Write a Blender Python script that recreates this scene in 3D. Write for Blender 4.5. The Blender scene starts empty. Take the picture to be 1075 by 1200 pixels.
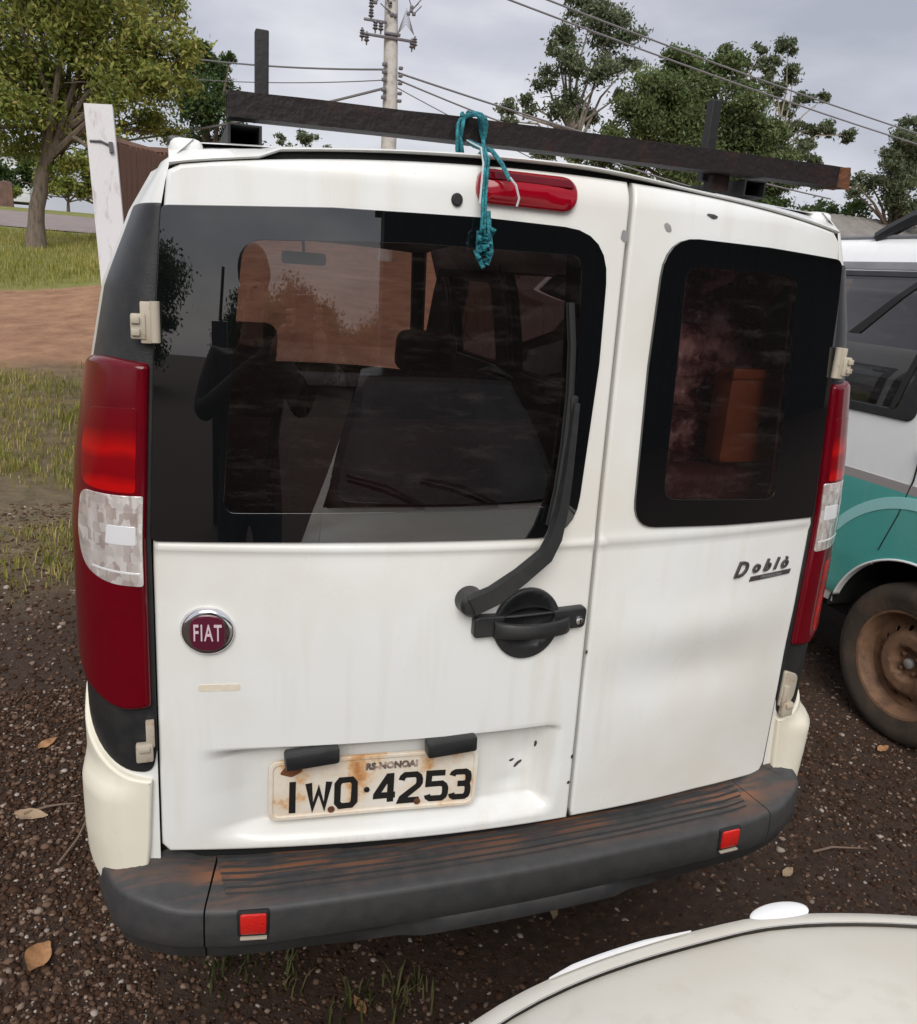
import bpy, bmesh, math, random
import numpy as np
from mathutils import Vector, Matrix, noise as mnoise
from mathutils.geometry import delaunay_2d_cdt
random.seed(7)
rng = np.random.default_rng(7)
scn = bpy.context.scene
COL = scn.collection

# ------------------------------------------------------------------ camera
CAM = Vector((-0.625, -1.3438, 1.6305))
cam = bpy.data.cameras.new('camera')
cam_o = bpy.data.objects.new('camera', cam)
COL.objects.link(cam_o)
CR = Matrix(((0.94524, 0.02620, -0.32532), (-0.31900, 0.28480, -0.90395), (0.06896, 0.95823, 0.27757))).to_4x4()
cam_o.matrix_world = Matrix.Translation(CAM) @ CR
cam.sensor_fit = 'VERTICAL'
cam.sensor_height = 24.0
cam.lens = 24.0 * 956.0 / 1200.0
cam.clip_start = 0.01
cam.clip_end = 2000
scn.camera = cam_o

# ------------------------------------------------------------------ sky and sun
SUN_EL, SUN_AZ = math.radians(40), math.radians(199)   # azimuth clockwise from +Y
w = bpy.data.worlds.new('World')
scn.world = w
w.use_nodes = True
nt = w.node_tree
nt.nodes.clear()
def wn(t, **k):
    n = nt.nodes.new(t)
    for a, b in k.items():
        setattr(n, a, b)
    return n
out = wn('ShaderNodeOutputWorld')
bg = wn('ShaderNodeBackground')
sky = wn('ShaderNodeTexSky', sky_type='NISHITA', sun_disc=False)
sky.sun_elevation = SUN_EL
sky.sun_rotation = SUN_AZ
tc = wn('ShaderNodeTexCoord')
mp = wn('ShaderNodeMapping')
mp.inputs['Scale'].default_value = (1.6, 1.6, 4.5)
mp.inputs['Location'].default_value = (2.3, 0.4, 0.2)
n1 = wn('ShaderNodeTexNoise')
n1.inputs['Scale'].default_value = 1.35
n1.inputs['Detail'].default_value = 7
n1.inputs['Roughness'].default_value = 0.52
rp = wn('ShaderNodeValToRGB')
e = rp.color_ramp.elements
e[0].position = 0.36; e[0].color = (3.0, 3.06, 3.5, 1)
e[1].position = 0.66; e[1].color = (5.9, 5.85, 5.95, 1)
m = e.new(0.52); m.color = (4.3, 4.3, 4.7, 1)
sep = wn('ShaderNodeSeparateXYZ')
zr = wn('ShaderNodeMapRange')          # overcast sky: zenith brighter than horizon
zr.inputs['From Min'].default_value = 0.30
zr.inputs['From Max'].default_value = 1.0
zr.inputs['To Min'].default_value = 1.0
zr.inputs['To Max'].default_value = 1.5
mul = wn('ShaderNodeVectorMath', operation='SCALE')
mix = wn('ShaderNodeMix', data_type='RGBA')
mix.inputs['Factor'].default_value = 0.9
L = nt.links.new
L(tc.outputs['Generated'], mp.inputs['Vector'])
L(mp.outputs['Vector'], n1.inputs['Vector'])
L(n1.outputs['Fac'], rp.inputs['Fac'])
L(tc.outputs['Generated'], sep.inputs['Vector'])
L(sep.outputs['Z'], zr.inputs['Value'])
L(rp.outputs['Color'], mul.inputs[0])
L(zr.outputs['Result'], mul.inputs['Scale'])
L(sky.outputs['Color'], mix.inputs['A'])
L(mul.outputs['Vector'], mix.inputs['B'])
L(mix.outputs['Result'], bg.inputs['Color'])
bg.inputs['Strength'].default_value = 0.085
L(bg.outputs['Background'], out.inputs['Surface'])

sl = bpy.data.lights.new('sun', 'SUN')
sl.energy = 1.5
sl.angle = math.radians(38)
sl.color = (1.0, 0.965, 0.91)
so = bpy.data.objects.new('sun', sl)
COL.objects.link(so)
sdir = Vector((math.sin(SUN_AZ) * math.cos(SUN_EL), math.cos(SUN_AZ) * math.cos(SUN_EL), math.sin(SUN_EL)))
so.rotation_euler = sdir.to_track_quat('Z', 'Y').to_euler()
so.location = (-6, -8, 14)

scn.view_settings.view_transform = 'Standard'
scn.view_settings.look = 'None'
scn.view_settings.gamma = 1
scn.view_settings.use_curve_mapping = False
scn.view_settings.exposure = 0.78
scn.render.engine = 'CYCLES'
scn.cycles.max_bounces = 8
scn.cycles.transparent_max_bounces = 16

# ------------------------------------------------------------------ materials
def mat(name):
    m = bpy.data.materials.new(name)
    m.use_nodes = True
    t = m.node_tree
    return m, t, t.nodes['Principled BSDF'], t.nodes['Material Output']

def simple(name, col, rough=0.5, metal=0.0, var=0.0, scale=8.0, bump=0.0, bscale=60.0, coat=0.0, spec=0.5, col2=None, thr=(0.45, 0.7), detail=6, stretch=(1, 1, 1)):
    """Principled with noise variation towards col2 and fine bump."""
    m, t, b, o = mat(name)
    b.inputs['Roughness'].default_value = rough
    b.inputs['Metallic'].default_value = metal
    b.inputs['Specular IOR Level'].default_value = spec
    b.inputs['Coat Weight'].default_value = coat
    b.inputs['Coat Roughness'].default_value = 0.05
    b.inputs['Base Color'].default_value = (*col, 1)
    tcn = t.nodes.new('ShaderNodeTexCoord')
    mpn = t.nodes.new('ShaderNodeMapping')
    mpn.inputs['Scale'].default_value = stretch
    t.links.new(tcn.outputs['Object'], mpn.inputs['Vector'])
    if var > 0 or col2:
        n = t.nodes.new('ShaderNodeTexNoise')
        n.inputs['Scale'].default_value = scale
        n.inputs['Detail'].default_value = detail
        n.inputs['Roughness'].default_value = 0.65
        t.links.new(mpn.outputs['Vector'], n.inputs['Vector'])
        r = t.nodes.new('ShaderNodeValToRGB')
        r.color_ramp.elements[0].position = thr[0]
        r.color_ramp.elements[1].position = thr[1]
        c2 = col2 if col2 else tuple(c * (1 - var) for c in col)
        r.color_ramp.elements[0].color = (*col, 1)
        r.color_ramp.elements[1].color = (*c2, 1)
        t.links.new(n.outputs['Fac'], r.inputs['Fac'])
        t.links.new(r.outputs['Color'], b.inputs['Base Color'])
    if bump > 0:
        n2 = t.nodes.new('ShaderNodeTexNoise')
        n2.inputs['Scale'].default_value = bscale
        n2.inputs['Detail'].default_value = 5
        t.links.new(mpn.outputs['Vector'], n2.inputs['Vector'])
        bp = t.nodes.new('ShaderNodeBump')
        bp.inputs['Strength'].default_value = bump
        bp.inputs['Distance'].default_value = 0.01
        t.links.new(n2.outputs['Fac'], bp.inputs['Height'])
        t.links.new(bp.outputs['Normal'], b.inputs['Normal'])
    return m

def paint(name, col, dirt, dirt_amt=0.5, rough=0.22):
    """Weathered car paint: cream dust in large soft patches, thin streaks, specks."""
    m, t, b, o = mat(name)
    N, K = t.nodes.new, t.links.new
    tcn = N('ShaderNodeTexCoord')
    n = N('ShaderNodeTexNoise'); n.inputs['Scale'].default_value = 2.6; n.inputs['Detail'].default_value = 5
    K(tcn.outputs['Object'], n.inputs['Vector'])
    mpn = N('ShaderNodeMapping'); mpn.inputs['Scale'].default_value = (22, 22, 2.2)
    K(tcn.outputs['Object'], mpn.inputs['Vector'])
    n2 = N('ShaderNodeTexNoise'); n2.inputs['Scale'].default_value = 1.0; n2.inputs['Detail'].default_value = 6
    K(mpn.outputs['Vector'], n2.inputs['Vector'])
    n3 = N('ShaderNodeTexNoise'); n3.inputs['Scale'].default_value = 75; n3.inputs['Detail'].default_value = 3
    K(tcn.outputs['Object'], n3.inputs['Vector'])
    r1 = N('ShaderNodeMapRange'); r1.inputs['From Min'].default_value = 0.42; r1.inputs['From Max'].default_value = 0.7; r1.inputs['To Max'].default_value = dirt_amt
    K(n.outputs['Fac'], r1.inputs['Value'])
    r2 = N('ShaderNodeMapRange'); r2.inputs['From Min'].default_value = 0.5; r2.inputs['From Max'].default_value = 0.8; r2.inputs['To Max'].default_value = dirt_amt * 0.75
    K(n2.outputs['Fac'], r2.inputs['Value'])
    r3 = N('ShaderNodeMapRange'); r3.inputs['From Min'].default_value = 0.70; r3.inputs['From Max'].default_value = 0.76; r3.inputs['To Max'].default_value = dirt_amt * 0.9
    K(n3.outputs['Fac'], r3.inputs['Value'])
    a1 = N('ShaderNodeMath'); a1.operation = 'MAXIMUM'; K(r1.outputs[0], a1.inputs[0]); K(r2.outputs[0], a1.inputs[1])
    a2 = N('ShaderNodeMath'); a2.operation = 'MAXIMUM'; K(a1.outputs[0], a2.inputs[0]); K(r3.outputs[0], a2.inputs[1])
    mx = N('ShaderNodeMix'); mx.data_type = 'RGBA'
    mx.inputs['A'].default_value = (*col, 1); mx.inputs['B'].default_value = (*dirt, 1)
    K(a2.outputs[0], mx.inputs['Factor']); K(mx.outputs['Result'], b.inputs['Base Color'])
    rr = N('ShaderNodeMapRange'); rr.inputs['To Min'].default_value = rough; rr.inputs['To Max'].default_value = rough + 0.35
    K(a2.outputs[0], rr.inputs['Value']); K(rr.outputs[0], b.inputs['Roughness'])
    bp = N('ShaderNodeBump'); bp.inputs['Strength'].default_value = 0.12; bp.inputs['Distance'].default_value = 0.03
    n4 = N('ShaderNodeTexNoise'); n4.inputs['Scale'].default_value = 3.0; n4.inputs['Detail'].default_value = 1
    K(tcn.outputs['Object'], n4.inputs['Vector']); K(n4.outputs['Fac'], bp.inputs['Height']); K(bp.outputs['Normal'], b.inputs['Normal'])
    return m

def glass(name, tint, refl_rough=0.004, dust=0.03, dust_col=(0.5, 0.42, 0.36), ior=1.95):
    m, t, b, o = mat(name)
    t.nodes.remove(b)
    N, K = t.nodes.new, t.links.new
    tr = N('ShaderNodeBsdfTransparent'); tr.inputs['Color'].default_value = (*tint, 1)
    gl = N('ShaderNodeBsdfGlossy'); gl.inputs['Roughness'].default_value = refl_rough
    df = N('ShaderNodeBsdfDiffuse'); df.inputs['Color'].default_value = (*dust_col, 1)
    fr = N('ShaderNodeFresnel'); fr.inputs['IOR'].default_value = ior
    mx = N('ShaderNodeMixShader'); K(fr.outputs[0], mx.inputs[0]); K(tr.outputs[0], mx.inputs[1]); K(gl.outputs[0], mx.inputs[2])
    tcn = N('ShaderNodeTexCoord')
    n = N('ShaderNodeTexNoise'); n.inputs['Scale'].default_value = 9; n.inputs['Detail'].default_value = 10; n.inputs['Roughness'].default_value = 0.75
    mpn = N('ShaderNodeMapping'); mpn.inputs['Scale'].default_value = (1, 1, 5); mpn.inputs['Rotation'].default_value = (0, 0.25, 0)
    K(tcn.outputs['Object'], mpn.inputs['Vector']); K(mpn.outputs['Vector'], n.inputs['Vector'])
    r = N('ShaderNodeMapRange'); r.inputs['From Min'].default_value = 0.52; r.inputs['From Max'].default_value = 0.72
    r.inputs['To Min'].default_value = dust * 0.3; r.inputs['To Max'].default_value = dust * 2.0
    K(n.outputs['Fac'], r.inputs['Value'])
    m2 = N('ShaderNodeMixShader'); K(r.outputs[0], m2.inputs[0]); K(mx.outputs[0], m2.inputs[1]); K(df.outputs[0], m2.inputs[2])
    K(m2.outputs[0], o.inputs['Surface'])
    return m

def attr_mat(name, stops, rough=0.8, translucent=0.0, noise_scale=0.0, spec=0.3):
    """Colour from a per-piece random value stored in the mesh attribute 'tone'."""
    m, t, b, o = mat(name)
    N, K = t.nodes.new, t.links.new
    a = N('ShaderNodeAttribute'); a.attribute_name = 'tone'
    r = N('ShaderNodeValToRGB')
    els = r.color_ramp.elements
    els[0].position, els[0].color = stops[0][0], (*stops[0][1], 1)
    els[1].position, els[1].color = stops[-1][0], (*stops[-1][1], 1)
    for p, c in stops[1:-1]:
        q = els.new(p); q.color = (*c, 1)
    K(a.outputs['Fac'], r.inputs['Fac'])
    K(r.outputs['Color'], b.inputs['Base Color'])
    b.inputs['Roughness'].default_value = rough
    b.inputs['Specular IOR Level'].default_value = spec
    if translucent > 0:
        tl = N('ShaderNodeBsdfTranslucent'); K(r.outputs['Color'], tl.inputs['Color'])
        mx = N('ShaderNodeMixShader'); mx.inputs[0].default_value = translucent
        K(b.outputs[0], mx.inputs[1]); K(tl.outputs[0], mx.inputs[2]); K(mx.outputs[0], o.inputs['Surface'])
    return m

M = {}
M['white'] = paint('white_paint', (0.78, 0.79, 0.77), (0.56, 0.48, 0.35), 0.42)
M['cream'] = paint('yellowed_white_plastic', (0.78, 0.745, 0.62), (0.60, 0.52, 0.38), 0.4, 0.4)
M['hood'] = paint('dusty_white_paint', (0.70, 0.675, 0.595), (0.50, 0.43, 0.32), 0.6, 0.4)
M['white2'] = paint('clean_white_paint', (0.87, 0.875, 0.87), (0.68, 0.63, 0.54), 0.3)
M['teal'] = paint('teal_paint', (0.085, 0.38, 0.34), (0.16, 0.42, 0.36), 0.5)
M['cyan'] = simple('pale_cyan_decal', (0.34, 0.66, 0.64), 0.3)
M['greyband2'] = simple('warm_grey_stripe', (0.34, 0.31, 0.30), 0.4)
M['greyband'] = simple('grey_trim', (0.22, 0.22, 0.23), 0.5, var=0.2)
M['trim'] = simple('black_plastic', (0.016, 0.017, 0.018), 0.42, var=0.3, scale=20, bump=0.08, bscale=300, col2=(0.03, 0.029, 0.028))
M['blackgloss'] = simple('black_glass_border', (0.004, 0.0045, 0.005), 0.008, spec=0.5)
M['blackgloss'].node_tree.nodes['Principled BSDF'].inputs['IOR'].default_value = 1.95
M['rubber'] = simple('black_rubber', (0.012, 0.012, 0.012), 0.7, var=0.3)
M['gap'] = simple('dark_gap', (0.006, 0.006, 0.006), 0.9)
M['glass'] = glass('tinted_glass', (0.34, 0.25, 0.25), dust=0.02)
M['glass_r'] = glass('dirty_tinted_glass', (0.95, 0.82, 0.82), dust=0.03, dust_col=(0.42, 0.36, 0.33))
M['glass_clear'] = glass('clear_glass', (0.82, 0.86, 0.85), dust=0.01)
M['glass_side'] = glass('side_glass', (0.6, 0.62, 0.6), dust=0.02)
M['glass_grey'] = glass('grey_van_glass', (0.16, 0.16, 0.17), dust=0.05)
M['lining'] = simple('grey_lining', (0.055, 0.05, 0.05), 0.8, var=0.3)
M['seat'] = simple('maroon_grey_cloth', (0.40, 0.25, 0.23), 0.95, var=0.35, scale=30, bump=0.2, bscale=200)
M['seatdark'] = simple('dark_cloth', (0.03, 0.026, 0.026), 0.95, var=0.35, scale=30)
M['dash'] = simple('dashboard_plastic', (0.03, 0.03, 0.03), 0.6)
M['red_dark'] = simple('dark_red_lens', (0.12, 0.001, 0.006), 0.12, spec=0.35, coat=0.0, var=0.3, scale=6)
M['red_bright'] = simple('bright_red_lens', (0.42, 0.001, 0.001), 0.12, spec=0.35, col2=(0.17, 0.001, 0.003), scale=5, stretch=(.6, .6, 2.2), thr=(.4, .62))
M['red_light'] = simple('crimson_lens', (0.30, 0.002, 0.012), 0.10, spec=0.4, var=0.25, scale=5, stretch=(1, 1, 8))
M['reflector'] = simple('red_reflector', (0.65, 0.02, 0.015), 0.15, coat=0.6, bump=0.3, bscale=260)
M['steel'] = simple('rusty_dark_steel', (0.015, 0.0105, 0.0105), 0.5, col2=(0.045, 0.020, 0.012), scale=14, thr=(0.54, 0.78), bump=0.25, bscale=80, metal=0.0, spec=0.25)
M['steel_rust'] = simple('rusty_steel', (0.16, 0.055, 0.02), 0.85, col2=(0.05, 0.025, 0.015), scale=40, bump=0.5, bscale=120)
M['steel_black'] = simple('black_steel', (0.010, 0.009, 0.009), 0.55, var=0.4, scale=10, bump=0.1)
M['chrome'] = simple('chrome', (0.75, 0.75, 0.77), 0.12, metal=1.0)
M['darkgloss'] = simple('dark_gloss_roof', (0.018, 0.016, 0.016), 0.12)
M['strip'] = simple('bright_strip', (0.86, 0.87, 0.88), 0.25, metal=0.3)
M['hinge'] = simple('cream_hinge_steel', (0.44, 0.39, 0.31), 0.5, col2=(0.3, 0.17, 0.08), scale=45, thr=(0.56, 0.7))
M['badge_red'] = simple('dark_plum_enamel', (0.10, 0.012, 0.03), 0.2, coat=0.6, var=0.3)
M['badge_letter'] = simple('pink_grey_letters', (0.62, 0.48, 0.55), 0.35)
M['letter_dark'] = simple('dark_lettering', (0.07, 0.06, 0.06), 0.35, var=0.4, scale=60)
M['ink'] = simple('black_plate_paint', (0.012, 0.011, 0.010), 0.5, col2=(0.14, 0.07, 0.03), scale=70, thr=(0.66, 0.74))
M['inkfaded'] = simple('faded_plate_paint', (0.12, 0.09, 0.075), 0.6, col2=(0.5, 0.4, 0.33), scale=60, thr=(0.45, 0.6))
M['rope'] = simple('teal_nylon_rope', (0.01, 0.14, 0.17), 0.55, col2=(0.03, 0.30, 0.34), scale=90, bump=0.6, bscale=250)
M['rope_pale'] = simple('frayed_pale_rope', (0.55, 0.6, 0.6), 0.8, var=0.2)
M['residue'] = simple('old_glue_residue', (0.68, 0.61, 0.48), 0.7, col2=(0.78, 0.77, 0.73), scale=40, thr=(0.5, 0.7))
M['putty'] = simple('grey_chip_primer', (0.30, 0.30, 0.30), 0.7, var=0.3)
M['tyre'] = simple('dusty_tyre', (0.048, 0.036, 0.027), 0.9, col2=(0.10, 0.065, 0.042), scale=9, bump=0.2, bscale=60)
M['rim'] = simple('rusty_brown_rim', (0.21, 0.115, 0.065), 0.75, col2=(0.085, 0.045, 0.026), scale=14, bump=0.15)
M['hub'] = simple('dull_metal_hub', (0.32, 0.30, 0.28), 0.5, metal=0.3)
M['concrete'] = simple('pole_concrete', (0.50, 0.48, 0.44), 0.9, var=0.35, scale=6, bump=0.2)
M['insul'] = simple('dark_ceramic', (0.12, 0.11, 0.12), 0.4)
M['wire'] = simple('wire_black', (0.17, 0.17, 0.18), 0.7)
M['postwhite'] = simple('whitewashed_wood', (0.70, 0.68, 0.68), 0.85, col2=(0.42, 0.36, 0.33), scale=7, thr=(0.55, 0.75), stretch=(3, 3, .8), bump=0.25, bscale=30)
M['board'] = simple('brown_board', (0.17, 0.085, 0.05), 0.85, col2=(0.09, 0.045, 0.028), scale=9, stretch=(5, 5, .5), bump=0.25, bscale=30)
M['bark'] = simple('bark', (0.17, 0.13, 0.10), 0.95, col2=(0.07, 0.055, 0.045), scale=9, stretch=(2, 2, .5), bump=0.6, bscale=25)
M['palebark'] = simple('pale_bark', (0.30, 0.26, 0.21), 0.95, col2=(0.15, 0.12, 0.1), scale=5, stretch=(2, 2, .5), bump=0.3)
M['leaf_yellow'] = attr_mat('yellow_green_leaves', [(0, (0.09, 0.125, 0.032)), (0.45, (0.225, 0.265, 0.06)), (0.8, (0.38, 0.37, 0.095)), (1, (0.48, 0.36, 0.15))], 0.6, 0.4)
M['leaf_dark'] = attr_mat('dark_green_leaves', [(0, (0.033, 0.058, 0.018)), (0.6, (0.065, 0.111, 0.029)), (1, (0.117, 0.156, 0.052))], 0.6, 0.3)
M['leaf_euc'] = attr_mat('grey_green_leaves', [(0, (0.067, 0.090, 0.048)), (0.6, (0.128, 0.158, 0.083)), (1, (0.209, 0.224, 0.135))], 0.55, 0.3)
M['leaf_mass'] = attr_mat('olive_green_leaves', [(0, (0.065, 0.092, 0.035)), (0.6, (0.130, 0.175, 0.062)), (1, (0.21, 0.25, 0.11))], 0.6, 0.35)
M['grass'] = attr_mat('grass_blades', [(0, (0.14, 0.155, 0.024)), (0.5, (0.26, 0.26, 0.045)), (0.75, (0.38, 0.32, 0.09)), (1, (0.50, 0.39, 0.19))], 0.7, 0.3)
M['weed'] = attr_mat('weed_blades', [(0, (0.05, 0.06, 0.015)), (0.5, (0.09, 0.10, 0.03)), (1, (0.18, 0.14, 0.07))], 0.7, 0.2)
M['pebble'] = attr_mat('dark_gravel', [(0, (0.030, 0.0155, 0.009)), (0.55, (0.078, 0.042, 0.026)), (0.85, (0.14, 0.088, 0.060)), (0.95, (0.24, 0.18, 0.14)), (1, (0.40, 0.35, 0.31))], 0.85, spec=0.15)
M['dryleaf'] = simple('dry_leaf', (0.42, 0.22, 0.10), 0.7, col2=(0.25, 0.12, 0.05), scale=25, bump=0.3)
M['dryleaf2'] = simple('pale_dry_leaf', (0.36, 0.26, 0.16), 0.8, col2=(0.2, 0.13, 0.08), scale=25, bump=0.3)
M['twig'] = simple('twig_wood', (0.20, 0.14, 0.10), 0.9, var=0.3)
M['roofgrey'] = simple('weathered_roof_sheet', (0.24, 0.22, 0.20), 0.9, var=0.3, scale=2)
M['wallgrey'] = simple('rendered_wall', (0.35, 0.32, 0.28), 0.9, var=0.25, scale=1.5)
M['wallwhite'] = simple('whitewashed_wall', (0.72, 0.74, 0.76), 0.9, var=0.1)
M['wallbrown'] = simple('old_brick_wall', (0.15, 0.09, 0.07), 0.95, var=0.4, scale=3)
M['shedwall'] = simple('dark_shed_sheet', (0.022, 0.021, 0.024), 0.85, var=0.3, scale=1.2)
M['jacket'] = simple('dark_jacket', (0.05, 0.042, 0.040), 0.85, var=0.3)
M['trousers'] = simple('blue_grey_trousers', (0.03, 0.035, 0.05), 0.9, var=0.3)
M['skin'] = simple('skin', (0.42, 0.23, 0.16), 0.55, var=0.15)
M['hair'] = simple('short_dark_hair', (0.014, 0.011, 0.010), 0.7)
M['phone'] = simple('black_phone', (0.01, 0.01, 0.012), 0.25)
M['tarp'] = simple('dark_red_sheet', (0.14, 0.04, 0.045), 0.2, col2=(0.80, 0.52, 0.48), scale=11, thr=(.46, .64), bump=0.5, bscale=30)  # pale crinkle highlights are put into the sheet's colour
M['maroon'] = simple('maroon_card', (0.16, 0.05, 0.05), 0.4, col2=(0.40, 0.22, 0.20), scale=14, thr=(.52, .66), bump=0.8, bscale=26)
M['orange'] = simple('faded_orange_plastic', (0.55, 0.16, 0.045), 0.5, var=0.35, scale=7)
M['paper'] = simple('pale_paper', (0.6, 0.57, 0.52), 0.8)
M['asphalt'] = simple('pinkish_asphalt', (0.25, 0.205, 0.19), 0.95, var=0.25, scale=1.2)
M['headlight'] = simple('cloudy_headlight', (0.45, 0.42, 0.36), 0.15, coat=0.8, var=0.4, scale=12)

# brake lens: inner reflector glow painted into the red, dark above, scarlet below
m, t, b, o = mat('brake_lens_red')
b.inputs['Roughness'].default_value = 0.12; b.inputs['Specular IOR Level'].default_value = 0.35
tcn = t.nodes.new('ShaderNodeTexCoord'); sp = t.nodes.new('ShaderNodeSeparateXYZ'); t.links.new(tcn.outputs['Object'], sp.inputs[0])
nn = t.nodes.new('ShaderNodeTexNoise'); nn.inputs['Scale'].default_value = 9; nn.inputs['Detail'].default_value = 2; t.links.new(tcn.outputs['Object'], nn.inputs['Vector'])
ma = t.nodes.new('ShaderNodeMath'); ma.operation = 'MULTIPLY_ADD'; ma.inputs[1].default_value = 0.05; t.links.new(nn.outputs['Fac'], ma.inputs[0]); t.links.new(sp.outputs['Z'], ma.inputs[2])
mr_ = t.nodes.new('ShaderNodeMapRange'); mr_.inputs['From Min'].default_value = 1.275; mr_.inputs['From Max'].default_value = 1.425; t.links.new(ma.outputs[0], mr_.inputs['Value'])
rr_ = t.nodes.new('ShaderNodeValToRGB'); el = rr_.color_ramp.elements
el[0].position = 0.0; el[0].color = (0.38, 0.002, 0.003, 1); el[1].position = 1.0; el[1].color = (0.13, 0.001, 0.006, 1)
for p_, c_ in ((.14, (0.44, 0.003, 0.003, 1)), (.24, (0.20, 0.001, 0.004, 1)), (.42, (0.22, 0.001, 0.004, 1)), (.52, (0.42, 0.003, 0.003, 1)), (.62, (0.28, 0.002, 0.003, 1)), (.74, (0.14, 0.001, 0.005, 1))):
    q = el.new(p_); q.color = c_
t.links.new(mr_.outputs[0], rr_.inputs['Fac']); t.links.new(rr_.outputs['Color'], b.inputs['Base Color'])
M['red_painted_glow'] = m
# clear lens: silver reflector with ribs under smooth plastic, facet glints painted in colour
m, t, b, o = mat('clear_lens')
b.inputs['Base Color'].default_value = (0.84, 0.77, 0.73, 1); b.inputs['Metallic'].default_value = 0.45
b.inputs['Roughness'].default_value = 0.16; b.inputs['Coat Weight'].default_value = 0.8; b.inputs['Coat Roughness'].default_value = 0.04
tcn = t.nodes.new('ShaderNodeTexCoord')
wv = t.nodes.new('ShaderNodeTexWave'); wv.bands_direction = 'X'; wv.inputs['Scale'].default_value = 13; wv.inputs['Distortion'].default_value = 0.4; wv.inputs['Detail Scale'].default_value = 4
vo = t.nodes.new('ShaderNodeTexVoronoi'); vo.inputs['Scale'].default_value = 22; vo.distance = 'MANHATTAN'
t.links.new(tcn.outputs['Object'], wv.inputs['Vector']); t.links.new(tcn.outputs['Object'], vo.inputs['Vector'])
ad = t.nodes.new('ShaderNodeMath'); ad.operation = 'ADD'; t.links.new(wv.outputs['Fac'], ad.inputs[0]); t.links.new(vo.outputs['Distance'], ad.inputs[1])
bp = t.nodes.new('ShaderNodeBump'); bp.inputs['Strength'].default_value = 0.22; bp.inputs['Distance'].default_value = 0.012
t.links.new(ad.outputs[0], bp.inputs['Height']); t.links.new(bp.outputs['Normal'], b.inputs['Normal'])
b.inputs['Coat Weight'].default_value = 1.0
v2 = t.nodes.new('ShaderNodeTexVoronoi'); v2.inputs['Scale'].default_value = 62; v2.feature = 'F1'; v2.distance = 'CHEBYCHEV'
mp2 = t.nodes.new('ShaderNodeMapping'); mp2.inputs['Scale'].default_value = (1.6, 1.0, 0.9); t.links.new(tcn.outputs['Object'], mp2.inputs['Vector']); t.links.new(mp2.outputs['Vector'], v2.inputs['Vector'])
rc = t.nodes.new('ShaderNodeValToRGB'); rc.color_ramp.elements[0].color = (0.56, 0.46, 0.42, 1); rc.color_ramp.elements[1].color = (0.88, 0.84, 0.81, 1)
rc.color_ramp.elements[0].position = .15; rc.color_ramp.elements[1].position = .8
t.links.new(v2.outputs['Color'], rc.inputs['Fac']); t.links.new(rc.outputs['Color'], b.inputs['Base Color'])
M['clear'] = m

# bumper plastic: grey-black, rusty-red dust lying on the tread
m, t, b, o = mat('bumper_plastic')
N, K = t.nodes.new, t.links.new
b.inputs['Roughness'].default_value = 0.55
tcn = N('ShaderNodeTexCoord'); n = N('ShaderNodeTexNoise'); n.inputs['Scale'].default_value = 3.4; n.inputs['Detail'].default_value = 9; n.inputs['Roughness'].default_value = 0.62
mpn = N('ShaderNodeMapping'); mpn.inputs['Scale'].default_value = (1.3, 9.0, 1); mpn.inputs['Location'].default_value = (0.3, 1.1, 0)
K(tcn.outputs['Object'], mpn.inputs['Vector']); K(mpn.outputs['Vector'], n.inputs['Vector'])
ge = N('ShaderNodeNewGeometry'); sx = N('ShaderNodeSeparateXYZ'); K(ge.outputs['Normal'], sx.inputs[0])
sp = N('ShaderNodeSeparateXYZ'); K(tcn.outputs['Object'], sp.inputs[0])
yr = N('ShaderNodeMapRange'); yr.inputs['From Min'].default_value = -2.135; yr.inputs['From Max'].default_value = -2.055; K(sp.outputs['Y'], yr.inputs['Value'])
zr_ = N('ShaderNodeMapRange'); zr_.inputs['From Min'].default_value = 0.6; zr_.inputs['From Max'].default_value = 0.95; K(sx.outputs['Z'], zr_.inputs['Value'])
nr = N('ShaderNodeMapRange'); nr.inputs['From Min'].default_value = 0.47; nr.inputs['From Max'].default_value = 0.58; K(n.outputs['Fac'], nr.inputs['Value'])
ab = N('ShaderNodeMath'); ab.operation = 'ABSOLUTE'; K(sp.outputs['X'], ab.inputs[0])
xr_ = N('ShaderNodeMapRange'); xr_.inputs['From Min'].default_value = .58; xr_.inputs['From Max'].default_value = .63; xr_.inputs['To Min'].default_value = 1; xr_.inputs['To Max'].default_value = .3; K(ab.outputs[0], xr_.inputs['Value'])
m0 = N('ShaderNodeMath'); m0.operation = 'MULTIPLY'; K(yr.outputs[0], m0.inputs[0]); K(xr_.outputs[0], m0.inputs[1])
m1 = N('ShaderNodeMath'); m1.operation = 'MULTIPLY'; K(m0.outputs[0], m1.inputs[0]); K(zr_.outputs[0], m1.inputs[1])
m2 = N('ShaderNodeMath'); m2.operation = 'MULTIPLY'; K(m1.outputs[0], m2.inputs[0]); K(nr.outputs[0], m2.inputs[1])
mx = N('ShaderNodeMix'); mx.data_type = 'RGBA'; mx.inputs['B'].default_value = (0.21, 0.090, 0.046, 1)
n5 = N('ShaderNodeTexNoise'); n5.inputs['Scale'].default_value = 34; n5.inputs['Detail'].default_value = 8; K(tcn.outputs['Object'], n5.inputs['Vector'])
r5 = N('ShaderNodeValToRGB'); r5.color_ramp.elements[0].color = (0.040, 0.041, 0.042, 1); r5.color_ramp.elements[1].color = (0.060, 0.057, 0.055, 1)
r5.color_ramp.elements[0].position = .35; r5.color_ramp.elements[1].position = .75
K(n5.outputs['Fac'], r5.inputs['Fac']); K(r5.outputs['Color'], mx.inputs['A']); K(m2.outputs[0], mx.inputs['Factor']); K(mx.outputs['Result'], b.inputs['Base Color'])
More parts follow.
